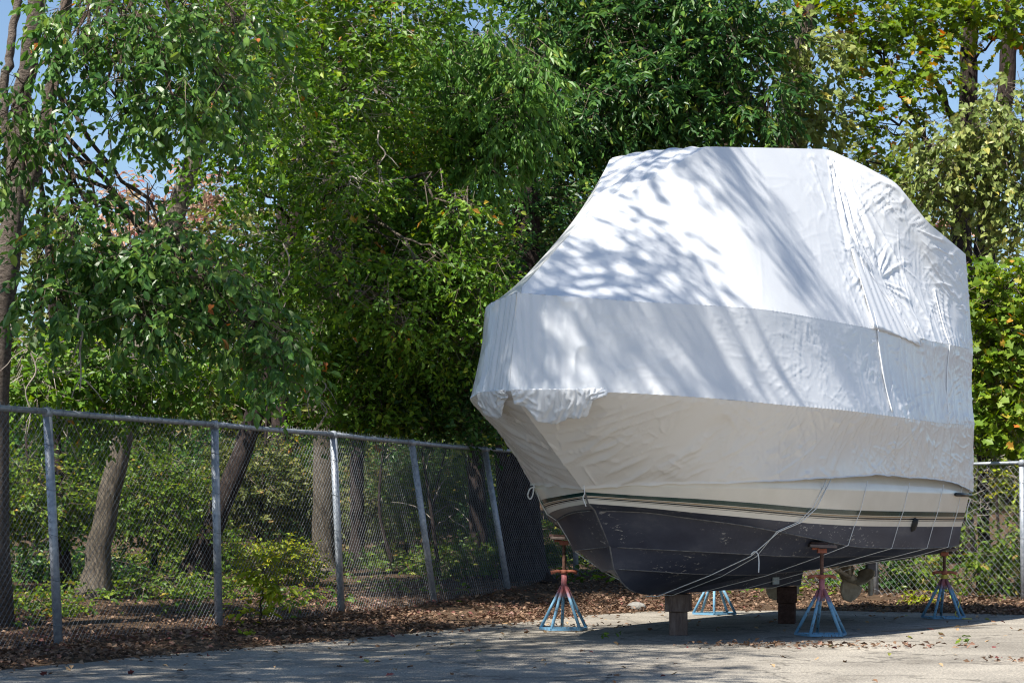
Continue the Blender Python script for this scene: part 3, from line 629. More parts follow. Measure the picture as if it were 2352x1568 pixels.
# ------------------------------------------------------------------ shrink-wrap cover
cover = empty('shrink_wrap_cover', (BO[0], BO[1], 0), BROT)
tag(cover, 'wrinkled white plastic shrink-wrap cover tented high over the boat', 'boat cover')
TK = [0, .02, .05, .1, .15, .25, .35, .47, .6, .85, 1]
def tcurve(tk, pts, t, lin=False):
    pts = np.array(pts, float)
    return np.stack([(np.interp(t, tk, pts[:, k]) if lin else pchip(tk, pts[:, k], t)) for k in range(3)], -1)
C_EDGE = ([0, .05, .1, .2, .3, .45, .6, .85, 1], [(1.17, 0, 1.57), (1.28, .22, 1.59), (1.5, .56, 1.61), (2, 1.09, 1.63), (2.6, 1.40, 1.645), (3.7, 1.585, 1.69), (4.9, 1.65, 1.74), (6.9, 1.655, 1.72), (8.14, 1.60, 1.59)])
C_GUN = (TK, [(-.2, 0, 2.48), (-.12, .17, 2.48), (.03, .44, 2.48), (.36, .79, 2.47), (.75, 1.05, 2.46), (1.6, 1.42, 2.44), (2.6, 1.63, 2.42), (3.7, 1.72, 2.42), (4.9, 1.735, 2.41), (6.9, 1.668, 2.40), (8.14, 1.615, 2.43)])
C_RAIL = (TK, [(-.05, 0, 3.43), (.0, .11, 3.41), (.13, .33, 3.39), (.4, .63, 3.37), (.75, .87, 3.36), (1.6, 1.19, 3.38), (2.6, 1.42, 3.40), (3.7, 1.52, 3.39), (4.9, 1.58, 3.38), (6.9, 1.635, 3.36), (8.12, 1.60, 3.36)])
C_TOP = ([0, .15, .35, .62, .72, .82, .91, 1], [(0.0, 0.0, 3.46), (1.2, .02, 4.26), (2.79, .57, 5.19), (5.85, .64, 5.61), (6.2, .95, 5.44), (6.58, 1.2, 5.27), (7.05, 1.42, 4.83), (7.98, 1.58, 4.52)])
C_CEN = ([0, .15, .35, .62, .72, .82, .91, 1], [(0.0, 0.0, 3.465), (1.2, 0, 4.27), (2.79, 0, 5.21), (5.85, 0, 5.64), (6.2, 0, 5.52), (6.58, 0, 5.4), (7.05, 0, 5.0), (7.98, 0, 4.75)])
def top_soft(t):
    a = tcurve(*C_TOP, t, True)
    for dt in (-.012, .012): a = a + tcurve(*C_TOP, np.clip(t + dt, 0, 1), True)
    return a / 3
def cen_soft(t):
    a = tcurve(*C_CEN, t, True)
    for dt in (-.012, .012): a = a + tcurve(*C_CEN, np.clip(t + dt, 0, 1), True)
    return a / 3
def normals(G):
    n_ = unit(np.cross(np.gradient(G, axis=0), np.gradient(G, axis=1)))
    return np.where((n_[..., 1:2] * 0 + np.sign((n_ * np.array((0, 1.0, .35))).sum(-1, keepdims=True))) < 0, -n_, n_)
T3 = np.array((5.8, 5.6))            # corner of the frame the folds hang from (s, h)

def surf(region, t, v, disp=True, seed=0.0):
    t, v = np.broadcast_arrays(np.asarray(t, float), np.asarray(v, float)); vv = v[..., None]
    if region == 'skirt': a, b_ = tcurve(*C_EDGE, t), tcurve(*C_GUN, t)
    elif region == 'side': a, b_ = tcurve(*C_GUN, t), tcurve(*C_RAIL, t)
    elif region == 'roof': a, b_ = tcurve(*C_RAIL, t), top_soft(t)
    else: a, b_ = top_soft(t), cen_soft(t)
    G = a + (b_ - a) * vv
    if region == 'skirt':
        G[..., 1] -= 0.055 * np.sin(np.pi * v) * sstep(.02, .2, t) * (1 - .8 * sstep(.55, .75, t))
    if region == 'side':
        G[..., 1] -= 0.03 * np.sin(np.pi * v) * sstep(.02, .1, t)
    if region == 'roof':                                  # film sags between frames, hollow aft of the corner
        G[..., 1] += 0.015 * np.sin(np.pi * v) * sstep(.25, .45, t) * (1 - sstep(.55, .7, t))
        G[..., 1] -= 0.10 * np.sin(np.pi * v) * sstep(.6, .74, t) * (1 - sstep(.86, .99, t))
        G[..., 2] -= 0.05 * np.sin(np.pi * v) * (1 - sstep(.1, .2, t))
    if not disp: return G
    n_ = normals(G); s, h = G[..., 0], G[..., 2]; d = np.zeros_like(s)
    d += 0.006 * (fbm(s * 1.1, h * 1.3 + G[..., 1], seed + 1) - .5)
    tap = sstep(0, .06, v) * (1 - sstep(.94, 1, v))
    def starcrease(k, amp, wd=.05, ln=.5):
        for j, an_ in enumerate((.35, 1.15, 2.2, 2.75)): yield tap * amp * crease(s, h, an_ + .2 * k, ln, wd * (1 + .3 * j), k * 11 + j * 3 + seed)
    if region == 'roof':
        dx, dz = s - T3[0], h - T3[1]; R = np.hypot(dx, dz); an = np.arctan2(dx, -dz)
        sec = sstep(-.62, -.42, an) * (1 - sstep(.12, .4, an))
        w_ = an * 17 + 2.6 * vnoise(an * 3.5, R * 1.1, 5)
        fold = (np.abs(np.sin(w_)) ** .8 - .6) * sec * sstep(.04, .25, R) * (1 - sstep(.55, 1.5 + .35 * np.sin(an * 9), R))
        d += .085 * (1 - sstep(.965, 1, v)) * fold * (.35 + .9 * vnoise(an * 7, R * .4, 25))
        fan2 = (ridge(an * 8, R * .55, 15, 3) - .25) * sstep(.0, .2, an) * (1 - sstep(.9, 1.2, an)) * sstep(.25, .7, R) * (1 - sstep(1.9, 2.7, R))
        d += .022 * fan2
        dx, dz = s - 5.75, h - 4.02; R = np.hypot(dx, dz); an = np.arctan2(dx, -dz)
        d += .022 * (ridge(an * 4.5, R * .8, 6, 3) - .3) * sstep(.08, .25, R) * (1 - sstep(.5, 1.0, R))
        aft = sstep(.5, .6, t)
        for q_ in starcrease(1, .010): d += aft * q_
        for q_ in starcrease(2, .005, .035, .3): d += aft * q_
        for q_ in starcrease(3, .002, .05, .8): d += q_ * (1 - aft) * sstep(.12, .2, t)
        d += .012 * aft * (ridge(s * 9, h * .7, 18, 3) - .3) * (1 - sstep(.25, .5, v))
        d += .003 * np.sin(s * 95 + 4 * vnoise(s * 5, h, 3)) * (1 - sstep(0, .03, v))
    if region == 'cap':
        d += .014 * (ridge(s * 3.0 + G[..., 1] * 2, G[..., 1] * 1.0, 10, 3) - .3) * sstep(.14, .2, t) * sstep(0, .2, v)
        d += .014 * sstep(0, .2, v) * np.sin(G[..., 1] * 30 + s * 5 + 4 * vnoise(s * 2, G[..., 1] * 3, 3)) * sstep(.15, .22, t) * (1 - sstep(.34, .4, t))
    if region == 'side':
        bow = 1 - sstep(.035, .065, t)
        a_ = G[..., 1] * 1.2 + s * .6
        d += bow * .02 * (np.abs(np.sin(a_ * 26 + 3.5 * vnoise(a_ * 6, h * 1.2, 3))) - .6) * (.5 + vnoise(a_ * 6, h * 1.4, 9))
        crum = sstep(.03, .05, t) * (1 - sstep(.07, .1, t))
        d += crum * .022 * (ridge(a_ * 5, h * 4, 4, 2.2) - .4)
        for q_ in starcrease(4, .004, .05, .5): d += q_ * sstep(.06, .12, t)
        for q_ in starcrease(5, .0025, .03, .28): d += q_ * sstep(.06, .12, t)
        g = 1 - sstep(0, .045, v); d += .005 * np.sin(s * 74 + 6 * vnoise(s * 4, h, 2)) * g
        g = sstep(.8, 1, v); d += .0022 * np.sin(s * 120 + 6 * vnoise(s * 4, h, 2)) * g * (1 - sstep(.25, .5, t))
        aft = sstep(.58, .7, t); d += aft * .012 * (ridge(s * 8, h * .6, 13, 3) - .3)
        for q_ in starcrease(6, .007, .05, .35): d += q_ * sstep(.45, .6, t)
    if region == 'skirt':
        for q_ in starcrease(7, .010, .06, .6): d += q_
        for q_ in starcrease(8, .008, .035, .3): d += q_
        d += .010 * (ridge(s * 6 + h * 3, h * 6, 15, 3) - .3) * (1 - sstep(.04, .25, v)) * (.3 + fbm(s, h, 3))
        g = sstep(.93, 1, v); d += .006 * np.sin(s * 66 + 7 * vnoise(s * 3, h, 2)) * g
        bow = np.exp(-((t - (.035 + .06 * (1 - v))) / .04) ** 2); d += bow * .034 * (ridge(s * 6 + h * 2, h * 3.5 - s * 4, 16, 2.2) - .35)
        band = np.exp(-((s - 1.55 - (h - 1.6) * .25) / .2) ** 2); d += band * .026 * (ridge(s * 7, h * 6, 17, 2) - .35)
        for q_ in starcrease(9, .008, .05, .5): d += q_ * sstep(.5, .62, t)
        aft = sstep(.55, .7, t); d += aft * .013 * (ridge(s * 7, h * .7, 19, 3) - .3)
        d += .012 * (1 - sstep(0, .012, v))
    return G + n_ * d[..., None]

def cover_part(name, regions, nt, mt, seedfar=40.0):
    t1 = np.concatenate([np.linspace(0, .15, nt // 4, endpoint=False), np.linspace(.15, 1, nt - nt // 4)])
    vs, fs, n = [], [], 0
    for sg in (1, -1):
        for reg, nv in regions:
            tg, vg = np.meshgrid(t1, np.linspace(0, 1, nv), indexing='ij')
            G = surf(reg, tg, vg, True, 0 if sg == 1 else seedfar)
            if reg == 'skirt':                            # ragged lower edge
                w_ = np.clip(1 - vg / .2, 0, 1); G[..., 2] += w_ * .03 * (fbm(tg * 30, tg * 0, 21) - .5) * sstep(0, .05, tg)
            G[..., 1] *= sg; f = grid_faces(len(t1), nv)
            if sg == -1: f = f[:, ::-1]
            vs.append(loc(G).reshape(-1, 3)); fs.append(f + n); n += G.shape[0] * nv
    return obj(name, make_mesh(name, np.vstack(vs), np.vstack(fs), True), mt, cover)
cover_part('roof_sheet', [('roof', 130), ('cap', 30)], 420, M['wrap'])
cover_part('side_sheet', [('side', 70)], 420, M['wrap'])
cover_part('skirt', [('skirt', 70)], 420, M['wrap_low'])
# the sheet closing the stern
def end_col(reg, m): return surf(reg, np.ones(m), np.linspace(0, 1, m), False)
colm = np.vstack([end_col('skirt', 14), end_col('side', 14)[1:], end_col('roof', 20)[1:], end_col('cap', 8)[1:]])
cols = np.stack([colm * np.array((1, k, 1)) + np.array((.03 + .05 * (1 - k * k), 0, 0)) for k in np.linspace(1, -1, 41)], 0)
cols[..., 0] += .04 * (ridge(cols[..., 1] * 5, cols[..., 2], 22, 3) - .3) * (1 - np.abs(np.linspace(1, -1, 41)) ** 6)[:, None] - .03
obj('stern_sheet', make_mesh('stern_sheet', loc(cols), grid_faces(41, len(colm)), True), M['wrap'], cover)
# taped seams
def seam(pts, name='seam_tape', w=.018, off=.012):
    q = []
    for reg, t, v in pts: q.append((reg, t, v))
    C = []
    for (r0, t0, v0), (r1, t1_, v1) in zip(q[:-1], q[1:]):
        k_ = np.linspace(0, 1, 26)
        if r0 == r1: C.append(surf(r0, t0 + (t1_ - t0) * k_, v0 + (v1 - v0) * k_, False))
    C = np.vstack(C); C[:, 1] += off + .008 * (fbm(C[:, 2] * 9, C[:, 0] * 9, 3) - .5)
    tn = np.gradient(C, axis=0); sd = unit(np.cross(tn, np.array((0, 1.0, 0)))) * (w * (.7 + .7 * vnoise(C[:, 2] * 8, C[:, 0], 6)))[:, None]
    G = np.stack([C - sd, C - sd * .5 + (0, .008, 0), C + sd * .5 + (0, .008, 0), C + sd], 1)
    o = obj(name, make_mesh(name, loc(G), grid_faces(len(C), 4), True), M['tape'], cover); m_ = o.modifiers.new('thickness', 'SOLIDIFY'); m_.thickness = .006
    return o
seam([('roof', .635, .93), ('roof', .625, .35), ('roof', .615, 0.0)]); seam([('side', .615, 1.0), ('side', .625, 0.05)])
seam([('roof', .90, .45), ('roof', .885, 0.0)], w=.012); seam([('side', .885, 1.0), ('side', .875, .0)], w=.012)
# overlapping tail of the roof sheet, reaching aft along the rail
k1 = np.linspace(0, 1, 40); up_ = np.linspace(0, 1, 14); Kg, Ug = np.meshgrid(k1, up_, indexing='ij')
tb_ = .60 + .165 * Kg; vb = -.02 * Kg; vt_ = .46 * (1 - Kg) ** 1.15
G = surf('roof', tb_, np.clip(vb + (vt_ - vb) * Ug, 0, 1), False); G[..., 1] += .022 + .012 * Ug * (1 - Ug) + .006 * np.sin(Kg * 40 + Ug * 6); G[..., 2] -= .10 * Kg ** 2 * (1 - Ug)
o = obj('overlap_flap', make_mesh('overlap_flap', loc(G), grid_faces(40, 14), True), M['wrap'], cover); m_ = o.modifiers.new('thickness', 'SOLIDIFY'); m_.thickness = .004
# loose crumpled lappets under the bow rail
a, bq = np.linspace(.001, .092, 90), np.linspace(0, 1, 26); Tg, Vg = np.meshgrid(a, bq, indexing='ij')
prof = np.interp(a, [.001, .012, .022, .038, .05, .068, .074, .092], [.12, .16, .30, .33, .27, .26, .10, .015])[:, None]
g1 = tcurve(*C_GUN, Tg); g2 = tcurve(*C_EDGE, Tg); k_ = Vg * prof / .95
G = g1 + (g2 - g1) * k_[..., None] * np.array((.35, .3, 1)); G[..., 1] += .02 + .03 * np.sin(Vg * math.pi) * sstep(.01, .03, Tg); G[..., 0] -= .02
n_ = normals(G); w_ = Tg * 150 + 1.2 * Vg
G = G + n_ * (.030 * Vg ** .6 * (ridge(w_, Vg * 1.6 + Tg * 30, 30, 2.2) - .35) + .018 * (ridge(w_ * 2.3 + Vg * 2, Vg * 4, 33, 3) - .3) + .012)[..., None]; G[..., 2] += .02 * (1 - Vg) ** 4
for sg in (1, -1):
    Gm = G[: (90 if sg == 1 else 55)] * np.array((1, sg, 1)); Gm[..., 2] += (0 if sg == 1 else .06) * Vg[: len(Gm)]
    o = obj('lappet', make_mesh('lappet', loc(Gm), grid_faces(len(Gm), 26), True), M['wrap'], cover); m_ = o.modifiers.new('thickness', 'SOLIDIFY'); m_.thickness = .003

# ------------------------------------------------------------------ cords holding the cover down
def cord(name, label, pts, r=.006, mt='cord', group=None, cat='cord', n=40, straight=False):
    pts = np.array(pts, float); base = pts[0].copy(); mb = MB(); mb.tube((pts if straight else smooth_path(pts, n)) - base, r, 6)
    o = mb.build(name, M[mt], None, True); o.location = base
    return tag(o, label, cat, group)
def WP(*pts): return [W(*q) for q in pts]
def hull_at(s, row): return np.array([s, np.interp(s, row[:, 0], row[:, 1]), np.interp(s, row[:, 0], row[:, 2])])
def tie(label, s_top, s_mid, s_low, r=.0042):
    a = hull_at(s_top, knk) + (0, .03, .12); b = hull_at(s_mid, chn) + (0, .045, -.012)
    c0 = hull_at(.42 * s_top + .58 * s_mid, pnt) + (0, .02, 0); c1 = hull_at(.72 * s_top + .28 * s_mid, stp) + (0, .02, 0)
    e1 = hull_at(s_mid + (s_low - s_mid) * .3, st1) + (0, .055, -.03); e2 = hull_at(s_mid + (s_low - s_mid) * .62, st2) + (0, .055, -.03)
    return cord('tie_cord', label, [W(*q) for q in (a, c1, c0, b, e1, e2, (s_low, .07, .44), (s_low, -.07, .44))], r, 'cord', straight=True)
tie('doubled white tie cord knotted below the chine, slanting under the bow', 3.75, 3.02, 2.65, .0055)
tie('thinner white cord beside the doubled one, tied to the keel block end', 3.66, 2.99, 3.0, .004)
tie('white tie cord passing behind the head of the nearest stand', 4.62, 4.45, 3.55)
tie('white tie cord crossing the stripes just ahead of the black exhaust flap', 5.85, 5.7, 4.6)
tie('white tie cord crossing the stripes just aft of the black exhaust flap', 6.95, 6.82, 5.5)
tie('white tie cord nearest the transom corner, above the rope-tied stand', 7.72, 7.6, 6.25)
q = W(*(hull_at(2.92, st1) + np.array((0, .09, .02))))
cord('knotted_cord_end', 'short loose white cord end hanging from a knot below the chine', [q + (-.04, 0, -.03), q, q + (.035, 0, -.03), q + (.045, 0, -.12), q + (.04, -.01, -.22)], .007)
fl_ = [(1.45, -.62, 1.68), (1.62, -.66, 1.44), (1.85, -.62, 1.25), (2.3, -.62, 1.0), (2.75, -.5, .70), (2.8, -.2, .47)]
cord('tie_cord', 'white cord running down the far side of the bow to the keel', [W(*(hull_at(s_, r_) * (1, -1, 1) + (0, -.02, dz_))) for s_, r_, dz_ in ((1.9, knk, .06), (2.0, stp, 0), (2.1, pnt, 0), (2.25, chn, -.01), (2.45, st1, -.03), (2.65, st2, -.03), (2.75, keel, -.03))], .006, straight=True)
q = W(*(hull_at(1.85, knk) * (1, -1, 1) + (0, -.03, .02)))
cord('cord_loop', 'small white cord loop hanging at the far bow edge of the wrap', [q, q + (-.05, 0, -.02), q + (-.075, 0, -.09), q + (-.05, 0, -.13), q + (-.02, 0, -.08), q + (-.01, 0, .02)], .008)
q = W(1.17, -.01, 1.58)
cord('knotted_cord_end', 'frayed white cord end hanging down the stem over the green stripe', [q + (.03, -.05, .02), q + (.035, -.06, -.06), q + (.02, -.06, -.1), q + (.05, -.06, -.19)], .006)
q = W(8.2, 1.52, 1.50)
cord('knotted_cord_end', 'loose white cord end dangling beside the transom corner', [q + (.02, 0, 0), q + (-.02, 0, -.14), q + (-.03, 0, -.24), q + (0, 0, -.3), q + (.06, 0, -.37)], .006)

# ------------------------------------------------------------------ boat stands and keel blocks
def boat_stand(label, x, y, top, rz, pad_tilt=0.0, spread=.30, nut=.56):
    root = empty('boat_stand', (x, y, 0), rz); tag(root, label, 'boat stand', 'steel boat stands under the hull')
    apex = .50; feet_ = [(math.cos(a) * spread, math.sin(a) * spread) for a in [math.radians(k) for k in (90, 162, 234, 306, 18)]]
    for fx, fy in feet_:
        mb = MB(); mb.tube(np.array([(fx, fy, .02), (fx * .1, fy * .1, apex)]), .018, 10); mb.build('leg', M['standpaint'], root, True)
    for k in (1, 3, 2):                    # foot bars
        a, b_ = feet_[k], feet_[(k + 1) % 5]; mb = MB(); c = ((a[0] + b_[0]) / 2, (a[1] + b_[1]) / 2, .022)
        mb.box(c, (math.hypot(a[0] - b_[0], a[1] - b_[1]), .03, .024), math.atan2(b_[1] - a[1], b_[0] - a[0])); mb.build('foot_bar', M['standpaint'], root)
    mb = MB(); a, b_ = feet_[4], feet_[1]; mb.box(((a[0] + b_[0]) / 2, (a[1] + b_[1]) / 2, .024), (math.hypot(a[0] - b_[0], a[1] - b_[1]), .03, .022), math.atan2(b_[1] - a[1], b_[0] - a[0])); mb.build('foot_bar', M['standpaint'], root)
    mb = MB(); mb.tube(np.array([(0, 0, apex - .12), (0, 0, nut)]), [.035, .031], 12); mb.build('collar', M['standpaint'], root, True)
    mb = MB(); zs = np.linspace(nut - .02, top - .07, 60); mb.tube(np.stack([zs * 0, zs * 0, zs], 1), .019 + .0022 * (np.arange(60) % 2), 10); mb.build('screw', M['rust'], root, True)
    mb = MB(); mb.tube(np.array([(0, 0, nut), (0, 0, nut + .045)]), .04, 8)
    for sg in (1, -1): mb.tube(np.array([(sg * .03, 0, nut + .025), (sg * .08, 0, nut + .03), (sg * .15, 0, nut + .012)]), [.018, .016, .022], 8)
    mb.build('wing_nut', M['orange'], root, True)
    mb = MB(); mb.box((0, 0, top - .07), (.1, .07, .05)); mb.box((-.07, 0, top - .048), (.08, .05, .025)); mb.build('bracket', M['orange'], root, bevel=.006)
    mb = MB(); mb.box((0, 0, top - .02), (.29, .22, .03), 0, ('Y', pad_tilt)); pd = mb.build('pad', M['ply'], root, bevel=.004)
    mb = MB(); mb.box((-.05, .02, top + .008), (.2, .14, .026), .3, ('Y', pad_tilt)); mb.build('shim', M['wood_dark'], pd, bevel=.003)
    return root
q = W(3.86, 1.43); boat_stand('chipped blue and red boat stand nearest the camera, under the middle of the hull', q[0], q[1], .99, 0.03, .04, .285, .62)
q = W(8.15, 1.22); st_right = q; boat_stand('blue boat stand under the transom corner with yellow cord wound on it', q[0], q[1], .885, -.05, -.02, .28, .56)
q = W(3.36, -1.5); boat_stand('boat stand under the far side of the bow, in dappled light', q[0], q[1], 1.06, .06, .05, .275, .64)
q = W(7.6, -1.72); boat_stand('boat stand under the far stern, mostly hidden behind a keel block', q[0], q[1], .93, math.radians(30), 0, .29, .55)
q = np.array((st_right[0], st_right[1], 0)); an = np.linspace(0, 8 * math.pi, 60)
coil = [(q[0] + math.cos(a) * .038, q[1] + math.sin(a) * .038, .50 + .055 * k / 60) for k, a in enumerate(an)]
tail = [(q[0] + .06, q[1] - .06, .50), (q[0] + .13, q[1] - .1, .42), (q[0] + .10, q[1] - .1, .36), (q[0] + .18, q[1] - .12, .28), (q[0] + .15, q[1] - .14, .16), (q[0] + .1, q[1] - .16, .07), (q[0] + .18, q[1] - .2, .015), (q[0] + .3, q[1] - .22, .012)]
cord('yellow_cord', 'yellow cord wound round the stand by the transom, its ends trailing down', coil + tail, .006, 'cord_yellow', n=160)

def block(name, label, s, dims, z, mt, rz):
    mb = MB(); mb.box((0, 0, dims[2] / 2), dims); o = mb.build(name, M[mt], None, bevel=.008); o.location = W(s, 0, z); o.rotation_euler = (random.uniform(-.01, .01), random.uniform(-.015, .015), BROT + rz)
    return tag(o, label, 'timber block', 'timber blocks under the keel')
block('timber_block', 'upright grey timber block standing on the asphalt under the forefoot', 3.27, (.22, .2, .255), 0, 'wood', math.radians(28))
block('timber_block', 'wide stained timber lying across the upright block under the forefoot', 3.27, (.3, .26, .19), .258, 'wood', math.radians(20))
block('timber_block', 'upright timber block standing on the asphalt beneath the after end of the keel', 6.1, (.2, .2, .25), .0, 'wood_dark', math.radians(20))
block('timber_block', 'dark timber lying across the upright block at the after end of the keel', 6.1, (.32, .24, .19), .253, 'wood_dark', math.radians(24))
# ------------------------------------------------------------------ trees
def V(x, y, z): return np.array((x, y, z), float)
# big-leaved tree at the left: several stems, crown also reaching out over the asphalt (out of view, it throws the dappled shade)
over = []
ro = np.random.default_rng(21)
for c, r, n in [(V(-1.5, 18.1, 13.0), V(.55, .5, .3), 55), (V(-2.1, 18.6, 13.4), V(.6, .5, .3), 50), (V(-3.75, 17.0, 10.0), V(.7, .75, .35), 150), (V(-2.8, 18.0, 13.2), V(.8, .7, .4), 75), (V(-5.0, 15.4, 13.0), V(.8, .8, .4), 130), (V(-5.6, 17.2, 10.6), V(1.5, 1.5, .8), 105), (V(-5.2, 15.0, 13.8), V(1.3, 1.5, .8), 110), (V(-4.1, 15.1, 13.2), V(1.1, 1.2, .6), 120), (V(-4.2, 17.2, 12.0), V(1.1, 1.0, .5), 75), (V(-2.9, 16.1, 12.4), V(.8, .8, .45), 90),
                (V(-5.2, 14.4, 9.8), V(1.5, 1.5, .8), 140), (V(-6.8, 15.2, 9.5), V(1.5, 1.6, 1.0), 140), (V(-3.6, 14.3, 10.6), V(1.0, 1.0, .6), 75), (V(-7.5, 18.0, 8.5), V(1.6, 1.6, 1.2), 90), (V(-2.0, 17.0, 11.7), V(.6, .6, .35), 34), (V(-7.3, 12.8, 8.6), V(1.6, 1.5, 1.0), 80)]:
    over.append((c + V((c[2] - 4) * .04, -(c[2] - 4) * .035, 0), r, n))
plant('broadleaf_tree', 'multi-stemmed grey-barked tree with large glossy drooping leaves beside the first fence post', 'tree',
      [[(-22, 1440, 22, .17), (-10, 900, 22, .15), (14, 640, 22, .13), (34, 470, 22, .12), (52, 250, 22, .105), (78, 60, 22, .095), (95, -150, 22, .09), (60, -700, 20.5, .07), (40, -1150, 19, .05)],
       [(30, 520, 22.05, .085), (70, 410, 22.0, .082), (108, 260, 21.9, .075), (140, 100, 21.8, .065), (170, -80, 21.6, .05), (260, -300, 21, .03)],
       [(24, 400, 22.1, .05), (10, 230, 22.2, .05), (28, 90, 22.3, .045), (48, -60, 22.4, .04)]],
      [(250, 60, 160, 70, 20.8, .8, 1.7), (430, 90, 120, 90, 21.0, .8, 1.9), (400, 235, 110, 60, 20.6, .7, 1.9), (280, 190, 70, 60, 20.7, .6, 1.3), (520, 215, 70, 75, 20.9, .6, 1.7), (180, 110, 60, 70, 21, .5, 1.2), (215, 255, 80, 45, 20.8, .5, .8), (120, 170, 45, 60, 21, .4, .7), (300, 310, 70, 45, 20.8, .5, .9), (110, 330, 60, 50, 21, .4, .8),
       (20, 270, 60, 110, 21, .5, 1.4), (20, 420, 50, 60, 21, .5, 1.3), (560, 60, 70, 60, 21, .6, 1.2),
       (170, 560, 100, 70, 20.6, .6, 1.9), (130, 690, 110, 70, 20.4, .6, 2.0), (300, 600, 130, 80, 20.6, .6, 2.2), (420, 560, 110, 60, 20.6, .6, 1.8), (480, 650, 110, 70, 20.5, .6, 2.1), (330, 720, 120, 60, 20.3, .6, 2.0),
       (590, 740, 80, 55, 20.4, .5, 1.9), (650, 800, 65, 70, 20.5, .5, 2.0), (600, 860, 40, 50, 20.6, .4, 1.2), (220, 470, 90, 45, 20.9, .5, 1.5), (530, 790, 60, 40, 20.6, .4, 1.5)],
      'glossy', 'oval', .115, 9, .42, .6, .6, 'bark_grey', 31, singles=300, extra=over, limb_r=.012, dens=1.75)
ov3 = [(V(-5.0, 12.6, 10.0), V(1.3, 1.3, .7), 120), (V(-6.2, 13.6, 10.2), V(1.2, 1.2, .7), 100), (V(-4.2, 13.0, 10.4), V(.9, .9, .5), 60), (V(-8.2, 14.6, 10.0), V(1.3, 1.3, .7), 120), (V(-6.0, 11.0, 9.8), V(1.2, 1.2, .7), 90)]
for gx_, gy_ in [(-9.2, 11.2), (-8.9, 13.6), (-7.4, 11.9), (-7.3, 14.2), (-5.7, 12.3), (-5.9, 14.9), (-4.6, 13.9), (-4.9, 10.9), (-6.9, 10.2), (-8.6, 16.2), (-3.9, 12.0)]:
    ov3.append((V(gx_ + ro.normal() * .25, gy_ + ro.normal() * .25, 10.6 + ro.normal() * .4), V(1.05, 1.0, .5), 120))
ov2 = ov3 + [(V(x, y, z), V(a, a, b_), n) for x, y, z, a, b_, n in [(-9.4, 15.5, 10.2, 1.6, .9, 161), (-8.0, 13.2, 10.8, 1.5, .8, 136), (-6.4, 12.2, 10.4, 1.4, .8, 105), (-9.8, 12.6, 9.4, 1.7, 1.0, 153), (-8.6, 10.4, 9.4, 1.6, .9, 127), (-7.2, 9.6, 10.6, 1.4, .8, 85), (-10.6, 17.6, 9.6, 1.6, 1.0, 136), (-5.0, 11.2, 11.4, 1.1, .7, 57), (-9.8, 8.2, 8.6, 1.6, .9, 102)]]
plant('broadleaf_tree', 'tree beyond the left edge whose crown dapples the asphalt with shade', 'tree', [[(-1700, 1500, 13.2, .2), (-1800, 300, 13.2, .17), (-1700, -1000, 13.4, .13), (-1600, -2200, 13.2, .08)]], [], 'glossy', 'oval', .16, 8, .5, .4, .65, 'bark_grey', 30, extra=ov2)
plant('leaning_tree', 'leaning grey-trunked tree rooted between the first two fence posts', 'tree',
      [[(210, 1388, 26.5, .20), (232, 1230, 26.5, .155), (268, 1070, 26.5, .14), (330, 800, 26.6, .13), (400, 510, 26.8, .125), (445, 360, 27, .115), (520, 120, 27.2, .1), (600, -150, 27.5, .08)]],
      [(440, 300, 110, 60, 25.5, .9, 1.3), (560, 330, 110, 60, 25.5, .9, 1.5), (330, 30, 190, 70, 26.5, 1.2, 1.0), (300, -60, 260, 60, 26.5, 1.2, 1.2), (560, -60, 150, 60, 26, 1.1, 1.5), (560, 40, 150, 100, 26, 1.1, 1.6), (640, 180, 120, 100, 26, 1.0, 1.8), (500, 420, 70, 50, 25.5, .7, 1.2), (330, 350, 60, 40, 26.5, .6, .7),
       (250, 860, 260, 80, 24, .9, 3.0), (90, 890, 130, 60, 23.4, .7, 3.0), (470, 880, 130, 70, 24.2, .8, 2.0), (300, 950, 200, 50, 24, .7, 1.6), (140, 810, 120, 60, 24, .6, 1.6)],
      'mid', 'quad', .105, 8, .4, .35, .7, 'bark_pale', 32, twigmat='twig_pale', dens=1.15, limb_r=.004)
plant('leaning_tree', 'dark leaning tree crossing behind the second fence post', 'tree',
      [[(440, 1335, 30, .2), (480, 1230, 30, .16), (520, 1130, 30, .15), (580, 960, 30, .14), (640, 720, 30, .135), (680, 500, 30, .13), (705, 330, 30, .11), (740, 100, 30, .09), (770, -120, 30, .06)]],
      [(690, 330, 110, 100, 28.6, 1.1, 1.9), (800, 200, 130, 130, 29, 1.3, 1.9), (780, 430, 120, 90, 28.4, 1.0, 2.0), (600, 440, 80, 50, 28.6, .9, 1.3), (720, 50, 150, 100, 29, 1.3, 1.5), (900, 60, 130, 100, 29, 1.3, 1.6), (760, -50, 160, 60, 29, 1.3, 1.5), (1000, -40, 170, 70, 29, 1.3, 1.6), (600, 560, 110, 60, 28.6, .9, 1.5), (560, 690, 120, 70, 28.6, .9, 1.5), (640, 640, 90, 60, 28.2, .9, 1.6)],
      'mid', 'quad', .11, 8, .42, .3, .75, 'bark_dark', 33, twigmat='twig_pale', dens=1.2)
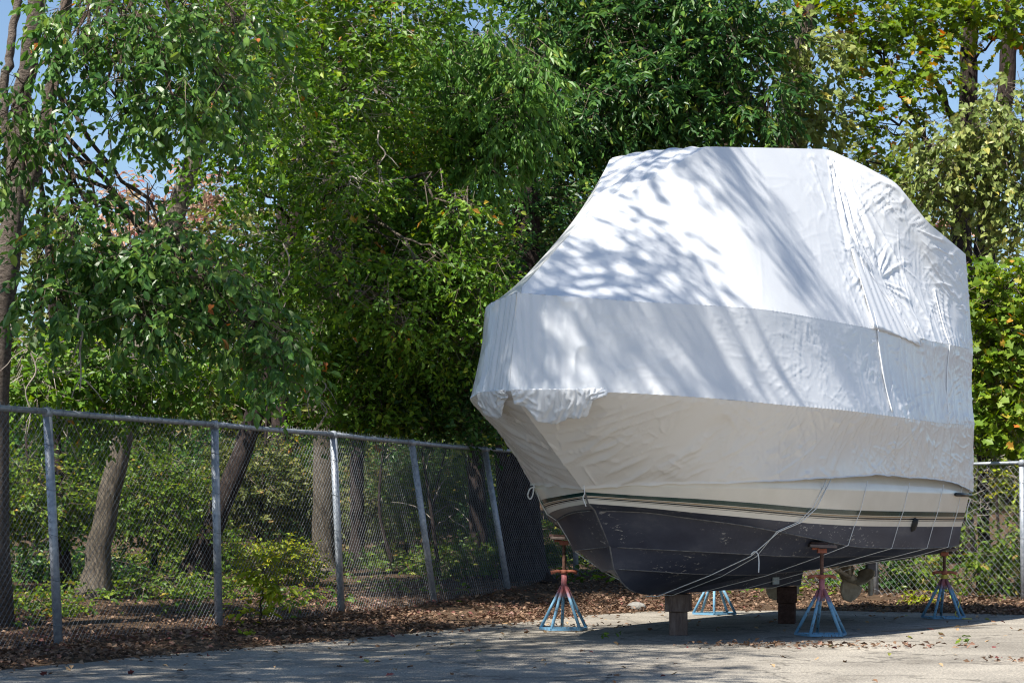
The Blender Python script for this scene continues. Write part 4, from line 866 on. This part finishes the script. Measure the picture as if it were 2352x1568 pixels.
plant('vine_covered_tree', 'straight pale-sided tree behind the third fence post, draped in hanging vines', 'tree',
      [[(742, 1345, 33, .24), (744, 1230, 33, .185), (745, 1050, 33, .18), (740, 850, 33, .17), (735, 600, 33, .15), (760, 350, 33, .12), (800, 50, 33, .09)]],
      [(900, 480, 170, 100, 30.5, 1.2, 2.2), (820, 600, 190, 80, 30, 1.2, 2.3), (980, 620, 140, 90, 30, 1.1, 2.2), (1050, 540, 110, 80, 30, 1.0, 2.0), (860, 720, 170, 70, 30.5, 1.1, 2.0), (1020, 760, 120, 90, 30, 1.0, 2.0), (950, 320, 150, 90, 31, 1.2, 2.0), (880, 850, 150, 80, 31, 1.0, 2.0), (720, 820, 110, 80, 31, .9, 1.7), (820, 940, 160, 50, 31, .8, 1.6), (1080, 660, 90, 80, 29.6, .9, 1.8), (780, 590, 95, 26, 27.4, .5, 1.5), (960, 605, 85, 24, 27.4, .5, 1.5), (870, 690, 85, 26, 27.4, .5, 1.4), (1050, 470, 60, 34, 28, .5, 1.4), (760, 690, 50, 40, 27.6, .4, 1.3), (930, 740, 60, 30, 27.8, .4, 1.2)],
      'mid', 'quad', .11, 8, .45, .4, .75, 'bark_pale', 34)
plant('slim_tree', 'slim dark-barked tree just right of the third fence post', 'tree',
      [[(822, 1308, 37, .15), (820, 1180, 37, .125), (822, 1040, 37, .12), (830, 800, 37, .11), (850, 500, 37, .09), (870, 200, 37, .06)]],
      [(900, 400, 200, 160, 36, 1.6, 1.5), (760, 650, 200, 150, 36, 1.6, 1.5), (1000, 180, 160, 130, 36, 1.5, 1.5), (650, 250, 160, 160, 37, 1.5, 1.3), (960, 880, 180, 100, 35, 1.2, 1.6)],
      'dark', 'quad', .15, 7, .5, .3, .75, 'bark_dark', 35)
plant('sassafras_tree', 'broad dark-trunked tree with fresh green drooping sprays just left of the boat bow', 'tree',
      [[(1205, 1362, 33.5, .42), (1198, 1220, 33.5, .34), (1185, 1050, 33.5, .32), (1190, 800, 33.5, .3), (1210, 500, 33.5, .22), (1200, 300, 33.5, .12), (1190, 120, 33.5, .04)]],
      [(1150, 110, 110, 70, 31, 1.0, 2.0), (1200, 200, 90, 70, 30.6, .9, 2.0), (1160, 290, 90, 80, 30.5, .9, 2.0), (1230, 300, 70, 70, 30.6, .8, 1.8), (1120, 400, 70, 60, 30.6, .8, 1.8), (1060, 230, 80, 80, 31, .9, 1.6), (1090, 330, 70, 60, 30.8, .8, 1.6), (1010, 120, 90, 70, 31, .9, 1.4)],
      'sass', 'lance', .155, 9, .42, .85, .5, 'bark_dark', 36)
plant('evergreen_tree', 'deep green shady tree low behind the bow wrap', 'tree',
      [[(1100, 1340, 35, .16), (1095, 1100, 35, .14), (1080, 850, 35, .12), (1070, 650, 35, .08)]],
      [(1000, 900, 150, 70, 31.5, 1.0, 2.4), (1080, 820, 90, 90, 31, .9, 2.2), (920, 960, 130, 50, 31.5, .8, 2.2), (1060, 980, 100, 40, 31.5, .8, 2.2), (1180, 600, 110, 90, 33.5, 1.2, 2.2), (1250, 480, 130, 90, 34, 1.2, 2.2), (1120, 720, 80, 70, 32, 1, 2.0)],
      'dark', 'quad', .115, 8, .4, .25, .75, 'bark_dark', 37)
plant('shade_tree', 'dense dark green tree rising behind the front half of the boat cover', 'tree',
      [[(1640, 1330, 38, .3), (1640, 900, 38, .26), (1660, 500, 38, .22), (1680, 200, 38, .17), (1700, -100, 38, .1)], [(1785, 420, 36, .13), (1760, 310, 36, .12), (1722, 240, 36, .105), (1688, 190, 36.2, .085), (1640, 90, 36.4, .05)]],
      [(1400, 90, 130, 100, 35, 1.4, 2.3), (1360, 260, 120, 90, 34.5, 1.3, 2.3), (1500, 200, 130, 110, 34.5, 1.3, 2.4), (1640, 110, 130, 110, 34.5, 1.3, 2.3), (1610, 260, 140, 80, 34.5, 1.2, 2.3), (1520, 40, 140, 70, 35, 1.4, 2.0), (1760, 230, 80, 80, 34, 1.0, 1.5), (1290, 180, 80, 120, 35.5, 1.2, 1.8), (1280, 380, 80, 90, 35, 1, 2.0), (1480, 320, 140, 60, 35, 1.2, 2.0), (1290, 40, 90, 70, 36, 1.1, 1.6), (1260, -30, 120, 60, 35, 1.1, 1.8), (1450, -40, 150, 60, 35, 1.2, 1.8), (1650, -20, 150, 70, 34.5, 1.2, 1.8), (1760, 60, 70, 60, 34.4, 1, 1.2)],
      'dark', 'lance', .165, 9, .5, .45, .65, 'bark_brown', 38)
plant('tall_tree', 'thick furrowed trunk with climbing pale leaves, rising above the middle of the cover', 'tree',
      [[(1790, 1330, 37, .32), (1795, 900, 37, .28), (1806, 500, 37, .25), (1812, 330, 37, .24), (1820, 200, 37, .22), (1842, 80, 37, .21), (1866, -40, 37, .19), (1890, -260, 37, .16)]],
      [(1870, 130, 80, 80, 35.4, .8, 1.1), (1840, 215, 70, 60, 35.4, .8, 1.1), (1900, 250, 60, 70, 35.4, .8, 1.0), (1790, 70, 70, 60, 35.6, .7, 1.2), (1850, 300, 70, 40, 35.4, .7, 1.1)],
      'poplar', 'heart', .14, 7, .42, .6, .6, 'bark_pale', 39)
plant('maple_tree', 'leafy maple with lit green tiers and blue sky gaps above the stern of the cover', 'tree',
      [[(2205, 1330, 38, .24), (2205, 900, 38, .21), (2208, 560, 38, .19), (2222, 250, 38, .17), (2228, 90, 38, .15), (2240, -150, 38, .1)], [(2262, 900, 38.4, .2), (2262, 560, 38.4, .2), (2300, 300, 38.4, .17), (2318, 100, 38.4, .15), (2330, -100, 38.4, .12)], [(2210, 520, 38, .07), (2130, 330, 37.6, .055), (2060, 200, 37.3, .03)], [(2215, 330, 38, .07), (2160, 210, 37.7, .05), (2100, 60, 37.5, .03)]],
      [(2010, 90, 110, 70, 36.4, 1.0, 1.25), (2120, 60, 100, 60, 36.4, 1.0, 1.5), (2240, 40, 110, 60, 36.2, 1.0, 1.7), (2050, 190, 100, 50, 36.2, .9, 1.1), (2130, 150, 80, 50, 36, .9, 1.5), (1960, 260, 80, 60, 36.6, .9, .8), (2040, 300, 90, 50, 36.4, .9, .8), (2110, 250, 70, 40, 36.2, .8, .9), (1960, 60, 80, 60, 37, .9, 1.2), (2320, 60, 60, 70, 36.4, .9, 1.4), (1990, 370, 60, 50, 36.4, .8, 1.2), (2050, 420, 60, 50, 36.2, .8, 1.3), (1930, -20, 110, 60, 36.4, 1, 1.4), (2120, -20, 130, 60, 36.4, 1, 1.5), (2300, -20, 120, 60, 36.2, 1, 1.5)],
      'maple', 'maple', .14, 7, .5, .25, .75, 'bark_dark', 40, dens=1.2)
plant('poplar_tree', 'pale olive-leaved poplar boughs hanging in from the right above the stern', 'tree',
      [[(2470, 1350, 33.6, .2), (2460, 900, 33.6, .18), (2440, 500, 33.6, .15), (2410, 250, 33.6, .12), (2390, 0, 33.6, .09)]],
      [(2170, 330, 90, 60, 32.4, .7, 1.5), (2260, 300, 80, 60, 32.2, .7, 1.7), (2150, 410, 70, 55, 32.4, .6, 1.5), (2240, 400, 80, 50, 32.2, .7, 1.7), (2320, 280, 60, 60, 32.0, .6, 1.7), (2320, 420, 60, 70, 32.0, .6, 1.7), (2230, 480, 60, 40, 32.4, .5, 1.2), (2330, 530, 50, 45, 32.2, .5, 1.4), (2300, 215, 60, 40, 32.4, .5, 1.4), (2120, 470, 40, 40, 32.6, .4, .9)],
      'poplar', 'heart', .11, 7, .42, .65, .6, 'bark_pale', 41, singles=260)
plant('young_maple', 'young maple with yellow-green leaves and orange tips beside the stern of the cover', 'tree',
      [[(2262, 1330, 31.4, .1), (2258, 1000, 31.4, .08), (2270, 800, 31.4, .065), (2290, 620, 31.4, .04)]],
      [(2270, 690, 80, 50, 30.5, .6, 1.8), (2330, 640, 60, 50, 30.4, .6, 1.7), (2260, 800, 70, 60, 30.5, .6, 1.9), (2330, 770, 60, 70, 30.4, .6, 1.9), (2280, 890, 80, 50, 30.5, .6, 1.9), (2340, 930, 50, 60, 30.4, .6, 1.7), (2260, 980, 60, 45, 30.6, .6, 1.8), (2320, 1020, 60, 30, 30.4, .5, 1.5), (2240, 620, 50, 30, 30.7, .5, 1.2)],
      'maple', 'maple', .13, 7, .42, .3, .75, 'bark_dark', 42, limb_r=.02, dens=2.2, singles=220)
plant('dead_snag', 'small tree with rusty orange sprays under the fork at the far left edge', 'tree',
      [[(150, 1330, 27.5, .09), (130, 1000, 27.5, .07), (120, 700, 27.5, .06), (90, 400, 27, .03)]], [(60, 305, 50, 30, 22.6, .3, .6), (90, 330, 40, 25, 22.6, .3, .5), (50, 220, 40, 30, 22.6, .3, .5)], 'lime', 'lance', .16, 7, .4, .4, .6, 'bark_dark', 43)
# far trees, seen through the gaps
far = [('far_tree', 'sunlit pinkish autumn tree glimpsed through the gap left of the leaning trunk', 'autumn', 52, [(330, 1230, .2), (340, 420, .1)], [(350, 430, 80, 50, 1.6, .6), (450, 440, 70, 60, 1.6, .9), (280, 480, 80, 50, 1.6, .7), (520, 480, 90, 60, 1.6, 1.1), (360, 570, 200, 90, 1.8, 1.4)]),
       ('far_tree', 'hazy olive tree far behind the first fence posts', 'far', 48, [(80, 1230, .2), (90, 500, .1)], [(80, 560, 140, 140, 2, 1.5), (100, 780, 180, 140, 2, 1.6), (260, 720, 160, 120, 2, 1.6), (60, 1000, 160, 130, 2, 1.6)]),
       ('far_tree', 'pale sunlit tree far behind the second and third fence posts', 'far', 46, [(620, 1230, .2), (620, 500, .1)], [(620, 560, 160, 130, 2, 1.6), (560, 760, 200, 140, 2, 1.7), (700, 900, 170, 130, 2, 1.7), (640, 1060, 160, 80, 2, 1.6), (430, 960, 160, 120, 2, 1.6)]),
       ('far_tree', 'yellow-green far tree between the fourth and fifth fence posts', 'far', 50, [(980, 1230, .2), (980, 300, .1)], [(980, 300, 180, 180, 2.2, 1.6), (900, 600, 180, 160, 2.2, 1.6), (1060, 900, 200, 170, 2.2, 1.6), (960, 1080, 170, 90, 2, 1.7), (1130, 600, 160, 150, 2, 1.6), (800, 320, 150, 160, 2.2, 1.3)]),
       ('far_tree', 'far dark tree filling behind the forward cover', 'dark', 52, [(1400, 1230, .2), (1400, 300, .1)], [(1400, 270, 180, 180, 2.4, .9), (1600, 270, 180, 160, 2.4, .8), (1300, 560, 180, 160, 2.4, 1.7), (1460, 60, 160, 120, 2.2, .6), (1250, 120, 120, 140, 2, .8)]),
       ('far_tree', 'far olive tree filling low behind the stern of the boat', 'far', 55, [(2100, 1230, .2), (2100, 500, .1)], [(2060, 480, 140, 110, 2.2, 1.3), (2220, 620, 160, 150, 2.2, 1.5), (2330, 900, 150, 200, 2.2, 1.6), (2250, 1120, 160, 80, 2, 1.6), (1950, 380, 120, 70, 2, 1.0)]),
       ('far_tree', 'far red-leaved tree showing above the sloping stern edge of the cover', 'autumn', 60, [(2160, 1230, .2), (2165, 560, .1)], [(2165, 530, 60, 45, 1.2, 1.5), (2080, 440, 40, 30, 1, 1.0)]),
       ('far_tree', 'far dark tree in the middle of the picture behind the hanging vines', 'dark', 44, [(640, 1230, .2), (650, 200, .1)], [(640, 140, 200, 150, 2.2, .7), (860, 140, 200, 150, 2.2, .9), (1080, 150, 160, 150, 2.2, .9), (480, 60, 160, 100, 2, .4)])]
far += [('far_tree', 'low hazy tree line piece behind the far left fence bay', 'far', 64, [(60, 1200, .2), (60, 900, .1)], [(0, 1000, 220, 160, 3, 2.0), (240, 1080, 200, 120, 3, 2.0), (160, 900, 200, 120, 3, 1.8)]),
        ('far_tree', 'low hazy tree line piece behind the second fence bay', 'far', 62, [(480, 1200, .2), (480, 900, .1)], [(460, 1060, 200, 130, 3, 2.0), (680, 1080, 180, 120, 3, 2.0), (560, 880, 200, 120, 3, 1.8), (420, 720, 180, 120, 3, 1.6)]),
        ('far_tree', 'low hazy tree line piece behind the third and fourth fence bays', 'far', 66, [(900, 1200, .2), (900, 900, .1)], [(880, 1060, 190, 130, 3, 2.0), (1080, 1060, 190, 140, 3, 2.0), (960, 860, 220, 130, 3, 1.8), (760, 740, 180, 150, 3, 1.8), (1100, 640, 180, 150, 3, 1.8)]),
        ('far_tree', 'dark tree line piece behind the bow of the boat', 'dark', 62, [(1300, 1200, .2), (1300, 900, .1)], [(1280, 1100, 190, 140, 3, 2.2), (1230, 860, 170, 160, 3, 2.0), (1480, 1150, 200, 120, 3, 2.0)]),
        ('far_tree', 'low dark tree line piece under the stern beyond the far fence', 'dark', 60, [(2000, 1200, .2), (2000, 1000, .1)], [(1980, 1190, 220, 100, 3, 2.0), (2250, 1080, 200, 140, 3, 2.2), (2330, 800, 150, 180, 3, 2.0), (1740, 1200, 200, 100, 3, 2.0)])]
for k, (nm, lb, lf, d, tr, cl) in enumerate(far):
    plant(nm, lb, 'tree', [[(tr[0][0], tr[0][1], d, tr[0][2]), ((tr[0][0] + tr[1][0]) / 2, (tr[0][1] + tr[1][1]) / 2, d, .16), (tr[1][0], tr[1][1], d, .02)]],
          [(x, y, rx, ry, d, rd, l) for x, y, rx, ry, rd, l in cl], lf, 'quad', .23, 7, .6, .3, .75, 'bark_dark', 60 + k, 'trees deep in the wood', dens=1.2)
# bare saplings and stems in the understorey
rs = np.random.default_rng(77); n_s = 0
for x, d, lean, top, lb in [(585, 34, 10, 900, 'bare sapling right of the second fence post, crossing the dark leaning trunk'), (655, 38, -14, 980, 'thin bare sapling left of the pale-sided tree behind the fence'), (905, 35, -8, 1010, 'dark bare sapling left of the fourth fence post, nearest that post'),
        (930, 41, 12, 1000, 'far bare sapling just left of the fourth fence post, leaning right'), (975, 37, 20, 990, 'bare sapling behind the leaning fourth fence post'), (1010, 33.5, -14, 1030, 'stout bare sapling just right of the foot of the fourth fence post'),
        (1050, 40, 10, 1010, 'thin bare sapling midway between the fourth and fifth fence posts'), (1085, 36, -6, 1040, 'bare sapling left of the fifth fence post, before the broad dark trunk'), (880, 44, 6, 1000, 'thinnest bare sapling right of the slim dark tree behind the third bay'),
        (350, 33, 16, 980, 'bare sapling between the two leaning trunks behind the fence'), (90, 29, -10, 1000, 'bare sapling left of the first fence post'), (2300, 33, -12, 900, 'dark bare sapling behind the far fence near the right edge'), (2235, 35, 8, 1040, 'bare sapling behind the far fence nearest the stern wrap')]:
    f = 1300; z0 = float(floor_z((x - CX) / F * d, d)); b0 = P(x, HY, d); b0[2] = z0
    e = P(x + lean * 3, top, d); mid_ = (b0 + e) / 2 + (rs.normal() * .08, 0, 0); mb = MB(); r0 = .03 + .03 * rs.random()
    sp = smooth_path(np.array([b0 - (0, 0, .05), mid_, e]), 12); mb.tube(sp - b0, np.linspace(r0, r0 * .35, 12), 7)
    root = empty('sapling', b0); tag(root, lb, 'sapling', 'bare saplings behind the long fence' if x < 1200 else 'bare saplings behind the far fence'); mb.build('stem', M['bark_dark'], root, True)
    br = MB()
    for k in range(6):
        a = sp[rs.integers(3, 11)]; br.tube(limb_points(a, a + np.array((rs.normal() * .4, rs.normal() * .3, .2 + .4 * rs.random())), rs, 5) - b0, np.linspace(.01, .003, 5), 4)
    tag(br.build('branches', M['twig_pale'], root), kind='stuff')
# ------------------------------------------------------------------ understorey shrubs behind the fences
sh = [(60, 1150, 160, 90, 27, .8, 1.5, 'shrub', 'low leafy shrub behind the fence at the far left'), (360, 1150, 120, 110, 30, .9, 1.3, 'shrub', 'speckled shrub between the two leaning trunks behind the fence'),
      (590, 1120, 140, 110, 34, 1.0, 1.4, 'far', 'pale sunlit thicket behind the second fence bay'), (880, 1150, 120, 110, 40, 1.2, 1.2, 'far', 'sunlit thicket behind the third fence bay'), (1030, 1130, 130, 110, 38, 1.2, 1.4, 'shrub', 'bright leafy thicket behind the fourth fence bay'),
      (640, 1290, 90, 50, 31, .6, 1.5, 'lime', 'yellow-green undergrowth at the foot of the pale-sided tree'), (900, 1310, 130, 30, 35, .8, 1.5, 'shrub', 'low green undergrowth behind the third fence bay'), (1080, 1290, 110, 45, 34, .8, 1.5, 'shrub', 'low green undergrowth in front of the broad dark trunk'),
      (330, 1350, 190, 30, 27, .7, 1.3, 'shrub', 'grassy low plants between the first two fence posts'), (60, 1400, 120, 35, 23.5, .5, 1.2, 'shrub', 'low green plants at the foot of the fence at the far left'), (470, 1260, 80, 60, 33, .7, 1.4, 'shrub', 'green shrub right of the second fence post'),
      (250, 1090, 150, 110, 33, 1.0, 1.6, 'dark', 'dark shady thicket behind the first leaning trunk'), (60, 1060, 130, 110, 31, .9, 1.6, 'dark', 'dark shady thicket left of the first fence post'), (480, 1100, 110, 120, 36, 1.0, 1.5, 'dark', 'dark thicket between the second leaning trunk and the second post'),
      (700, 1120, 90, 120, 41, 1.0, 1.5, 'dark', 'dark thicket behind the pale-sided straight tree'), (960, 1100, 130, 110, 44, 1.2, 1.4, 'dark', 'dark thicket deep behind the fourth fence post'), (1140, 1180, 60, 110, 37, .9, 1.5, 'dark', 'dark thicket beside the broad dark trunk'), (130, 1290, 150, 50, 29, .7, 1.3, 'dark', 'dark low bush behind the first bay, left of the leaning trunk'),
      (1290, 1270, 90, 70, 37.5, .9, 1.7, 'shrub', 'sunlit shrub seen under the bow behind the fence'), (1400, 1330, 100, 40, 38, .9, 1.7, 'shrub', 'low shrub seen under the forefoot behind the fence')]
for k, (x, y, rx, ry, d, rd, l, lf, lb) in enumerate(sh):
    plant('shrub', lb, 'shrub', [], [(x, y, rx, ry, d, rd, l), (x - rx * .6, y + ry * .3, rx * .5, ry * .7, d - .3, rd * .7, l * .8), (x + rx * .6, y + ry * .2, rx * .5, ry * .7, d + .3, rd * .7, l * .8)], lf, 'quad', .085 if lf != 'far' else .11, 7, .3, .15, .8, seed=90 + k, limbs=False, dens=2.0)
shr = [(2050, 1330, 90, 50, 32.2, .5, 2.2, 'dark', .09, 'ivy-like dark shrub behind the propeller at the far fence'), (1930, 1350, 80, 35, 33, .5, 1.8, 'dark', .09, 'low dark shrub under the hull behind the far fence'),
       (2290, 1290, 80, 60, 30.6, .45, 1.9, 'shrub', .1, 'leafy green shrub growing at the far fence beside the transom stand'), (2220, 1180, 50, 60, 31.2, .4, 1.0, 'shrub', .09, 'thin green growth on the far fence below the stern wrap'),
       (2325, 1110, 40, 40, 30.1, .3, .9, 'lime', .09, 'pale vine leaves hanging over the far fence top rail'), (1740, 1350, 110, 25, 34.5, .5, 1.8, 'shrub', .08, 'low plants glimpsed between the keel blocks'), (2110, 1290, 60, 40, 31.8, .45, 1.8, 'shrub', .09, 'lighter green shrub between the propeller and the transom stand'), (2340, 1230, 40, 60, 30.2, .35, 1.3, 'shrub', .1, 'tall green shoots at the right edge post of the far fence')]
for k, (x, y, rx, ry, d, rd, l, lf, ll, lb) in enumerate(shr):
    plant('shrub', lb, 'shrub', [], [(x, y, rx, ry, d, rd, l)], lf, 'oval', ll, 7, .25, .3, .7, seed=120 + k, limbs=False)
plant('seedling_bush', 'yellow-green seedling growing against the fence right of the second post', 'shrub', [[(596, 1455, 23.75, .012), (600, 1390, 23.75, .01), (612, 1310, 23.75, .006)]],
      [(610, 1315, 40, 36, 23.7, .2, 1.5), (585, 1420, 32, 26, 23.6, .18, 1.5), (640, 1345, 25, 20, 23.7, .15, 1.2)], 'lime', 'lance', .13, 8, .2, .3, .7, seed=140, limbs=False)
plant('fern', 'single pale green fern frond leaning out under the propeller', 'fern', [], [(2115, 1365, 22, 16, 29.9, .1, 1.6)], 'lime', 'lance', .09, 9, .25, .35, .7, seed=141, limbs=False)
plant('weed', 'small green weed sprig lying on the sunlit asphalt', 'weed', [], [(2195, 1477, 16, 5, 21.3, .1, 1.3)], 'shrub', 'oval', .06, 6, .08, .1, .7, seed=142, limbs=False)
plant('weed', 'small green leafy weed at the litter edge below the second fence post', 'weed', [], [(570, 1470, 22, 10, 22.1, .1, 1.0)], 'lime', 'oval', .06, 6, .1, .1, .7, seed=143, limbs=False)
plant('weed', 'small green leafy sprig on the shaded asphalt before the bow stand', 'weed', [], [(1395, 1467, 20, 5, 22.1, .1, 1.0)], 'shrub', 'oval', .06, 6, .08, .1, .7, seed=144, limbs=False)
# bare vines on the far fence
rv = np.random.default_rng(9); mb = MB(); b0 = np.array((7.0, 29.8, 0.0))
for k in range(26):
    x0 = 2225 + rv.random() * 125; y0 = 1060 + rv.random() * 120; d0 = 30.0 + (2352 - x0) / 132 * .7 - .06
    pts = [P(x0, y0, d0)]
    for j in range(6): pts.append(pts[-1] + np.array((rv.normal() * .09, 0, rv.normal() * .09 - .01)))
    mb.tube(smooth_path(np.array(pts), 20) - b0, .005, 4, False)
o = mb.build('bare_vine', M['twig_pale'], None, True); o.location = b0; tag(o, 'tangle of bare pale vine stems climbing the far fence beside the stern', 'vine')
# hanging bare vines among the trees
for k, (x, y0, y1, d, lb) in enumerate([(715, 760, 960, 29.2, 'bare pale vine hanging above the third fence post, left one of a pair'), (738, 830, 1000, 29.1, 'bare pale vine hanging above the third fence post, right one of a pair'), (650, 560, 760, 27.4, 'bare pale vine hanging above the tip of the big-leaved bough'),
        (150, 850, 1010, 23.3, 'bare pale vine reaching the top rail right of the first post'), (185, 700, 900, 20.0, 'bare pale vine among the big-leaved boughs at the left'), (870, 300, 460, 28.4, 'bare pale vine hanging in the upper middle of the wood'), (62, 700, 1000, 21.7, 'bare pale vine beside the grey stems at the left edge')]):
    pts = np.array([P(x + rv.normal() * 12 * min(1, j), y0 + (y1 - y0) * j / 6, d) for j in range(7)]); b0 = pts[0].copy(); mb = MB(); mb.tube(smooth_path(pts, 30) - b0, np.linspace(.012, .006, 30), 5)
    for j in range(5):
        a = pts[rv.integers(2, 7)]; mb.tube(limb_points(a, a + np.array((rv.normal() * .18, 0, -.1 - .2 * rv.random())), rv, 5) - b0, .005, 4)
    o = mb.build('hanging_vine', M['twig_pale'], None, True); o.location = b0
    tag(o, lb, 'vine', 'bare vines hanging above the fence')

# ------------------------------------------------------------------ fallen leaves
def scatter(n, box, dens, rng):
    out_ = []
    while sum(len(a) for a in out_) < n:
        x = rng.uniform(box[0], box[1], n * 2); y = rng.uniform(box[2], box[3], n * 2); sd = edge_dist(x, y)
        k = rng.random(n * 2) < dens(x, y, sd); out_.append(np.stack([x[k], y[k]], 1))
    return np.vstack(out_)[:n]
rl = np.random.default_rng(17)
xy = scatter(30000, (-6.5, 9, 15, 36), lambda x, y, sd: np.where(sd > 0, np.exp(-np.clip(sd - 1.7, 0, 9) / 1.8) * (.12 + .88 * sstep(.38, .6, fbm(x * 1.5, y * 1.5, 3))), np.exp(sd / .13) * .6) * (np.abs(x) < y * .262 + .4), rl)
drift = []
for cx_, cy_, rx_, ry_, m_ in [(3.0, 20.75, .55, .10, 150), (2.5, 20.9, .3, .08, 60), (4.55, 18.6, .3, .12, 60), (3.6, 20.5, .5, .1, 50), (0.4, 24.6, .6, .3, 90)]:
    drift.append(np.stack([cx_ + rl.normal(size=m_) * rx_, cy_ + rl.normal(size=m_) * ry_], 1))
xy = np.vstack([xy] + drift)
n = len(xy); z = np.maximum(floor_z(xy[:, 0], xy[:, 1]), 0) + .006 + .03 * rl.random(n)
ang = rl.random(n) * 2 * math.pi; ax = np.stack([np.cos(ang), np.sin(ang), rl.normal(size=n) * .35], 1); nr = np.stack([rl.normal(size=n) * .45, rl.normal(size=n) * .45, np.ones(n)], 1)
pos = np.stack([xy[:, 0], xy[:, 1], z], 1)
o = obj('leaf_litter', leaves_mesh('leaf_litter', pos, ax, nr, .03 + .06 * rl.random(n) ** 1.5, np.clip(rl.random(n) * .75 + .35 * fbm(xy[:, 0] * .9, xy[:, 1] * .9, 6) - .05, 0, 1), 'quad'), M['litter'])
tag(o, 'brown leaf litter heaped along the fences', 'leaf litter', kind='stuff')
# ground plants
xy = scatter(5200, (-8, 9, 18, 42), lambda x, y, sd: sstep(1.6, 3.2, sd) * (fbm(x * .7, y * .7, 9) > .52) * (np.abs(x) < y * .262 + .4) * .8, rl)
n = len(xy); z = floor_z(xy[:, 0], xy[:, 1]) + .02 + .2 * rl.random(n) ** 2; ang = rl.random(n) * 2 * math.pi
o = obj('ground_cover', leaves_mesh('ground_cover', np.stack([xy[:, 0], xy[:, 1], z], 1), np.stack([np.cos(ang), np.sin(ang), .3 + rl.normal(size=n) * .4], 1), np.stack([rl.normal(size=n) * .4, rl.normal(size=n) * .4, np.ones(n)], 1), .07 + .07 * rl.random(n), rl.random(n), 'oval'), LEAF['shrub'])
tag(o, 'low green ground cover on the woodland floor', 'ground cover', kind='stuff')
# single leaves on the asphalt
kinds = [('brown', (0.2, 0.11, 0.06)), ('tan', (0.4, 0.27, 0.15)), ('red', (0.17, 0.045, 0.045)), ('yellow-green', (0.25, 0.26, 0.05))]
LM = {}
for nm, c in kinds:
    mt = noise_mat('dry_leaf_' + nm.replace('-', '_'), [(0.3, tuple(k * .6 for k in c)), (0.7, c)], 30.0, rough=.7)
    for cur in range(3):
        me = leaves_mesh('fallen_leaf', np.zeros((1, 3)), np.array([[1.0, 0, .1]]), np.array([[0, .2 * cur - .2, 1.0]]), np.ones(1), np.array([.5]), 'oval' if cur < 2 else 'maple'); me.materials.append(mt); LM[nm, cur] = me
xy = scatter(190, (-4.8, 6.6, 16.2, 27), lambda x, y, sd: (sd < -.12) * (np.abs(x) < y * .245) * (.25 + .75 * np.exp(sd / 1.2)) * (6240 / y + 1183 < 1575), rl)
for k, (x, y) in enumerate(xy):
    nm = kinds[[0, 1, 0, 2, 1, 0, 1, 3][rl.integers(8)]][0]; o = bpy.data.objects.new('fallen_leaf', LM[nm, int(rl.integers(3))]); COL.objects.link(o)
    s_ = .04 + .04 * rl.random(); o.location = (x, y, .012 + .008 * rl.random()); o.scale = (s_, s_, s_ * 1.4); o.rotation_euler = (rl.normal() * .25, rl.normal() * .25, rl.random() * 6.28)
    tag(o, 'small dry ' + nm + ' leaf lying loose on the asphalt', 'leaf', nm + ' leaves loose on the asphalt')
# a stone at the litter edge, a dropped twig
bm = bmesh.new(); bmesh.ops.create_icosphere(bm, subdivisions=3, radius=1)
for v in bm.verts: v.co = Vector((v.co.x * .13, v.co.y * .1, v.co.z * .075)) * (1 + .25 * (fbm(np.array([v.co.x * 2.2]), np.array([v.co.y * 2 + v.co.z]), 3)[0] - .5))
me = bpy.data.meshes.new('stone'); bm.to_mesh(me); bm.free(); o = obj('stone', me, M['stone']); q = P(1462, 1376, 28.5); o.location = (q[0], q[1], .05); tag(o, 'grey rounded stone in the leaf litter near the bow stand', 'stone')

# a thin streak of grit on the asphalt between the two near stands
k_ = np.linspace(0, 1, 40); a_, b_ = P(1990, 1452, 23.2), P(2290, 1433, 24.96); cpt = a_[None] * (1 - k_[:, None]) + b_[None] * k_[:, None]; cpt[:, 2] = .004
w_ = (.05 + .10 * vnoise(k_ * 9, k_ * 0, 3)) * np.sin(np.pi * np.clip(k_ * .96 + .02, 0, 1)) ** .5
G = np.stack([cpt + np.stack([0 * w_, -w_ * (.8 + .5 * vnoise(k_ * 17, k_ * 0, 5)), 0 * w_], 1), cpt + np.stack([0 * w_, w_, 0 * w_], 1)], 1)
M['grit'] = noise_mat('grit', [(0.3, (0.16, 0.13, 0.1)), (0.7, (0.34, 0.28, 0.21))], 60.0, 6.0, 0.95, 0.6, spec=0.1)
o = obj('grit_streak', make_mesh('grit_streak', G, grid_faces(40, 2)), M['grit']); tag(o, 'thin streak of tan grit on the shaded asphalt between the two right stands', 'grit', kind='stuff')
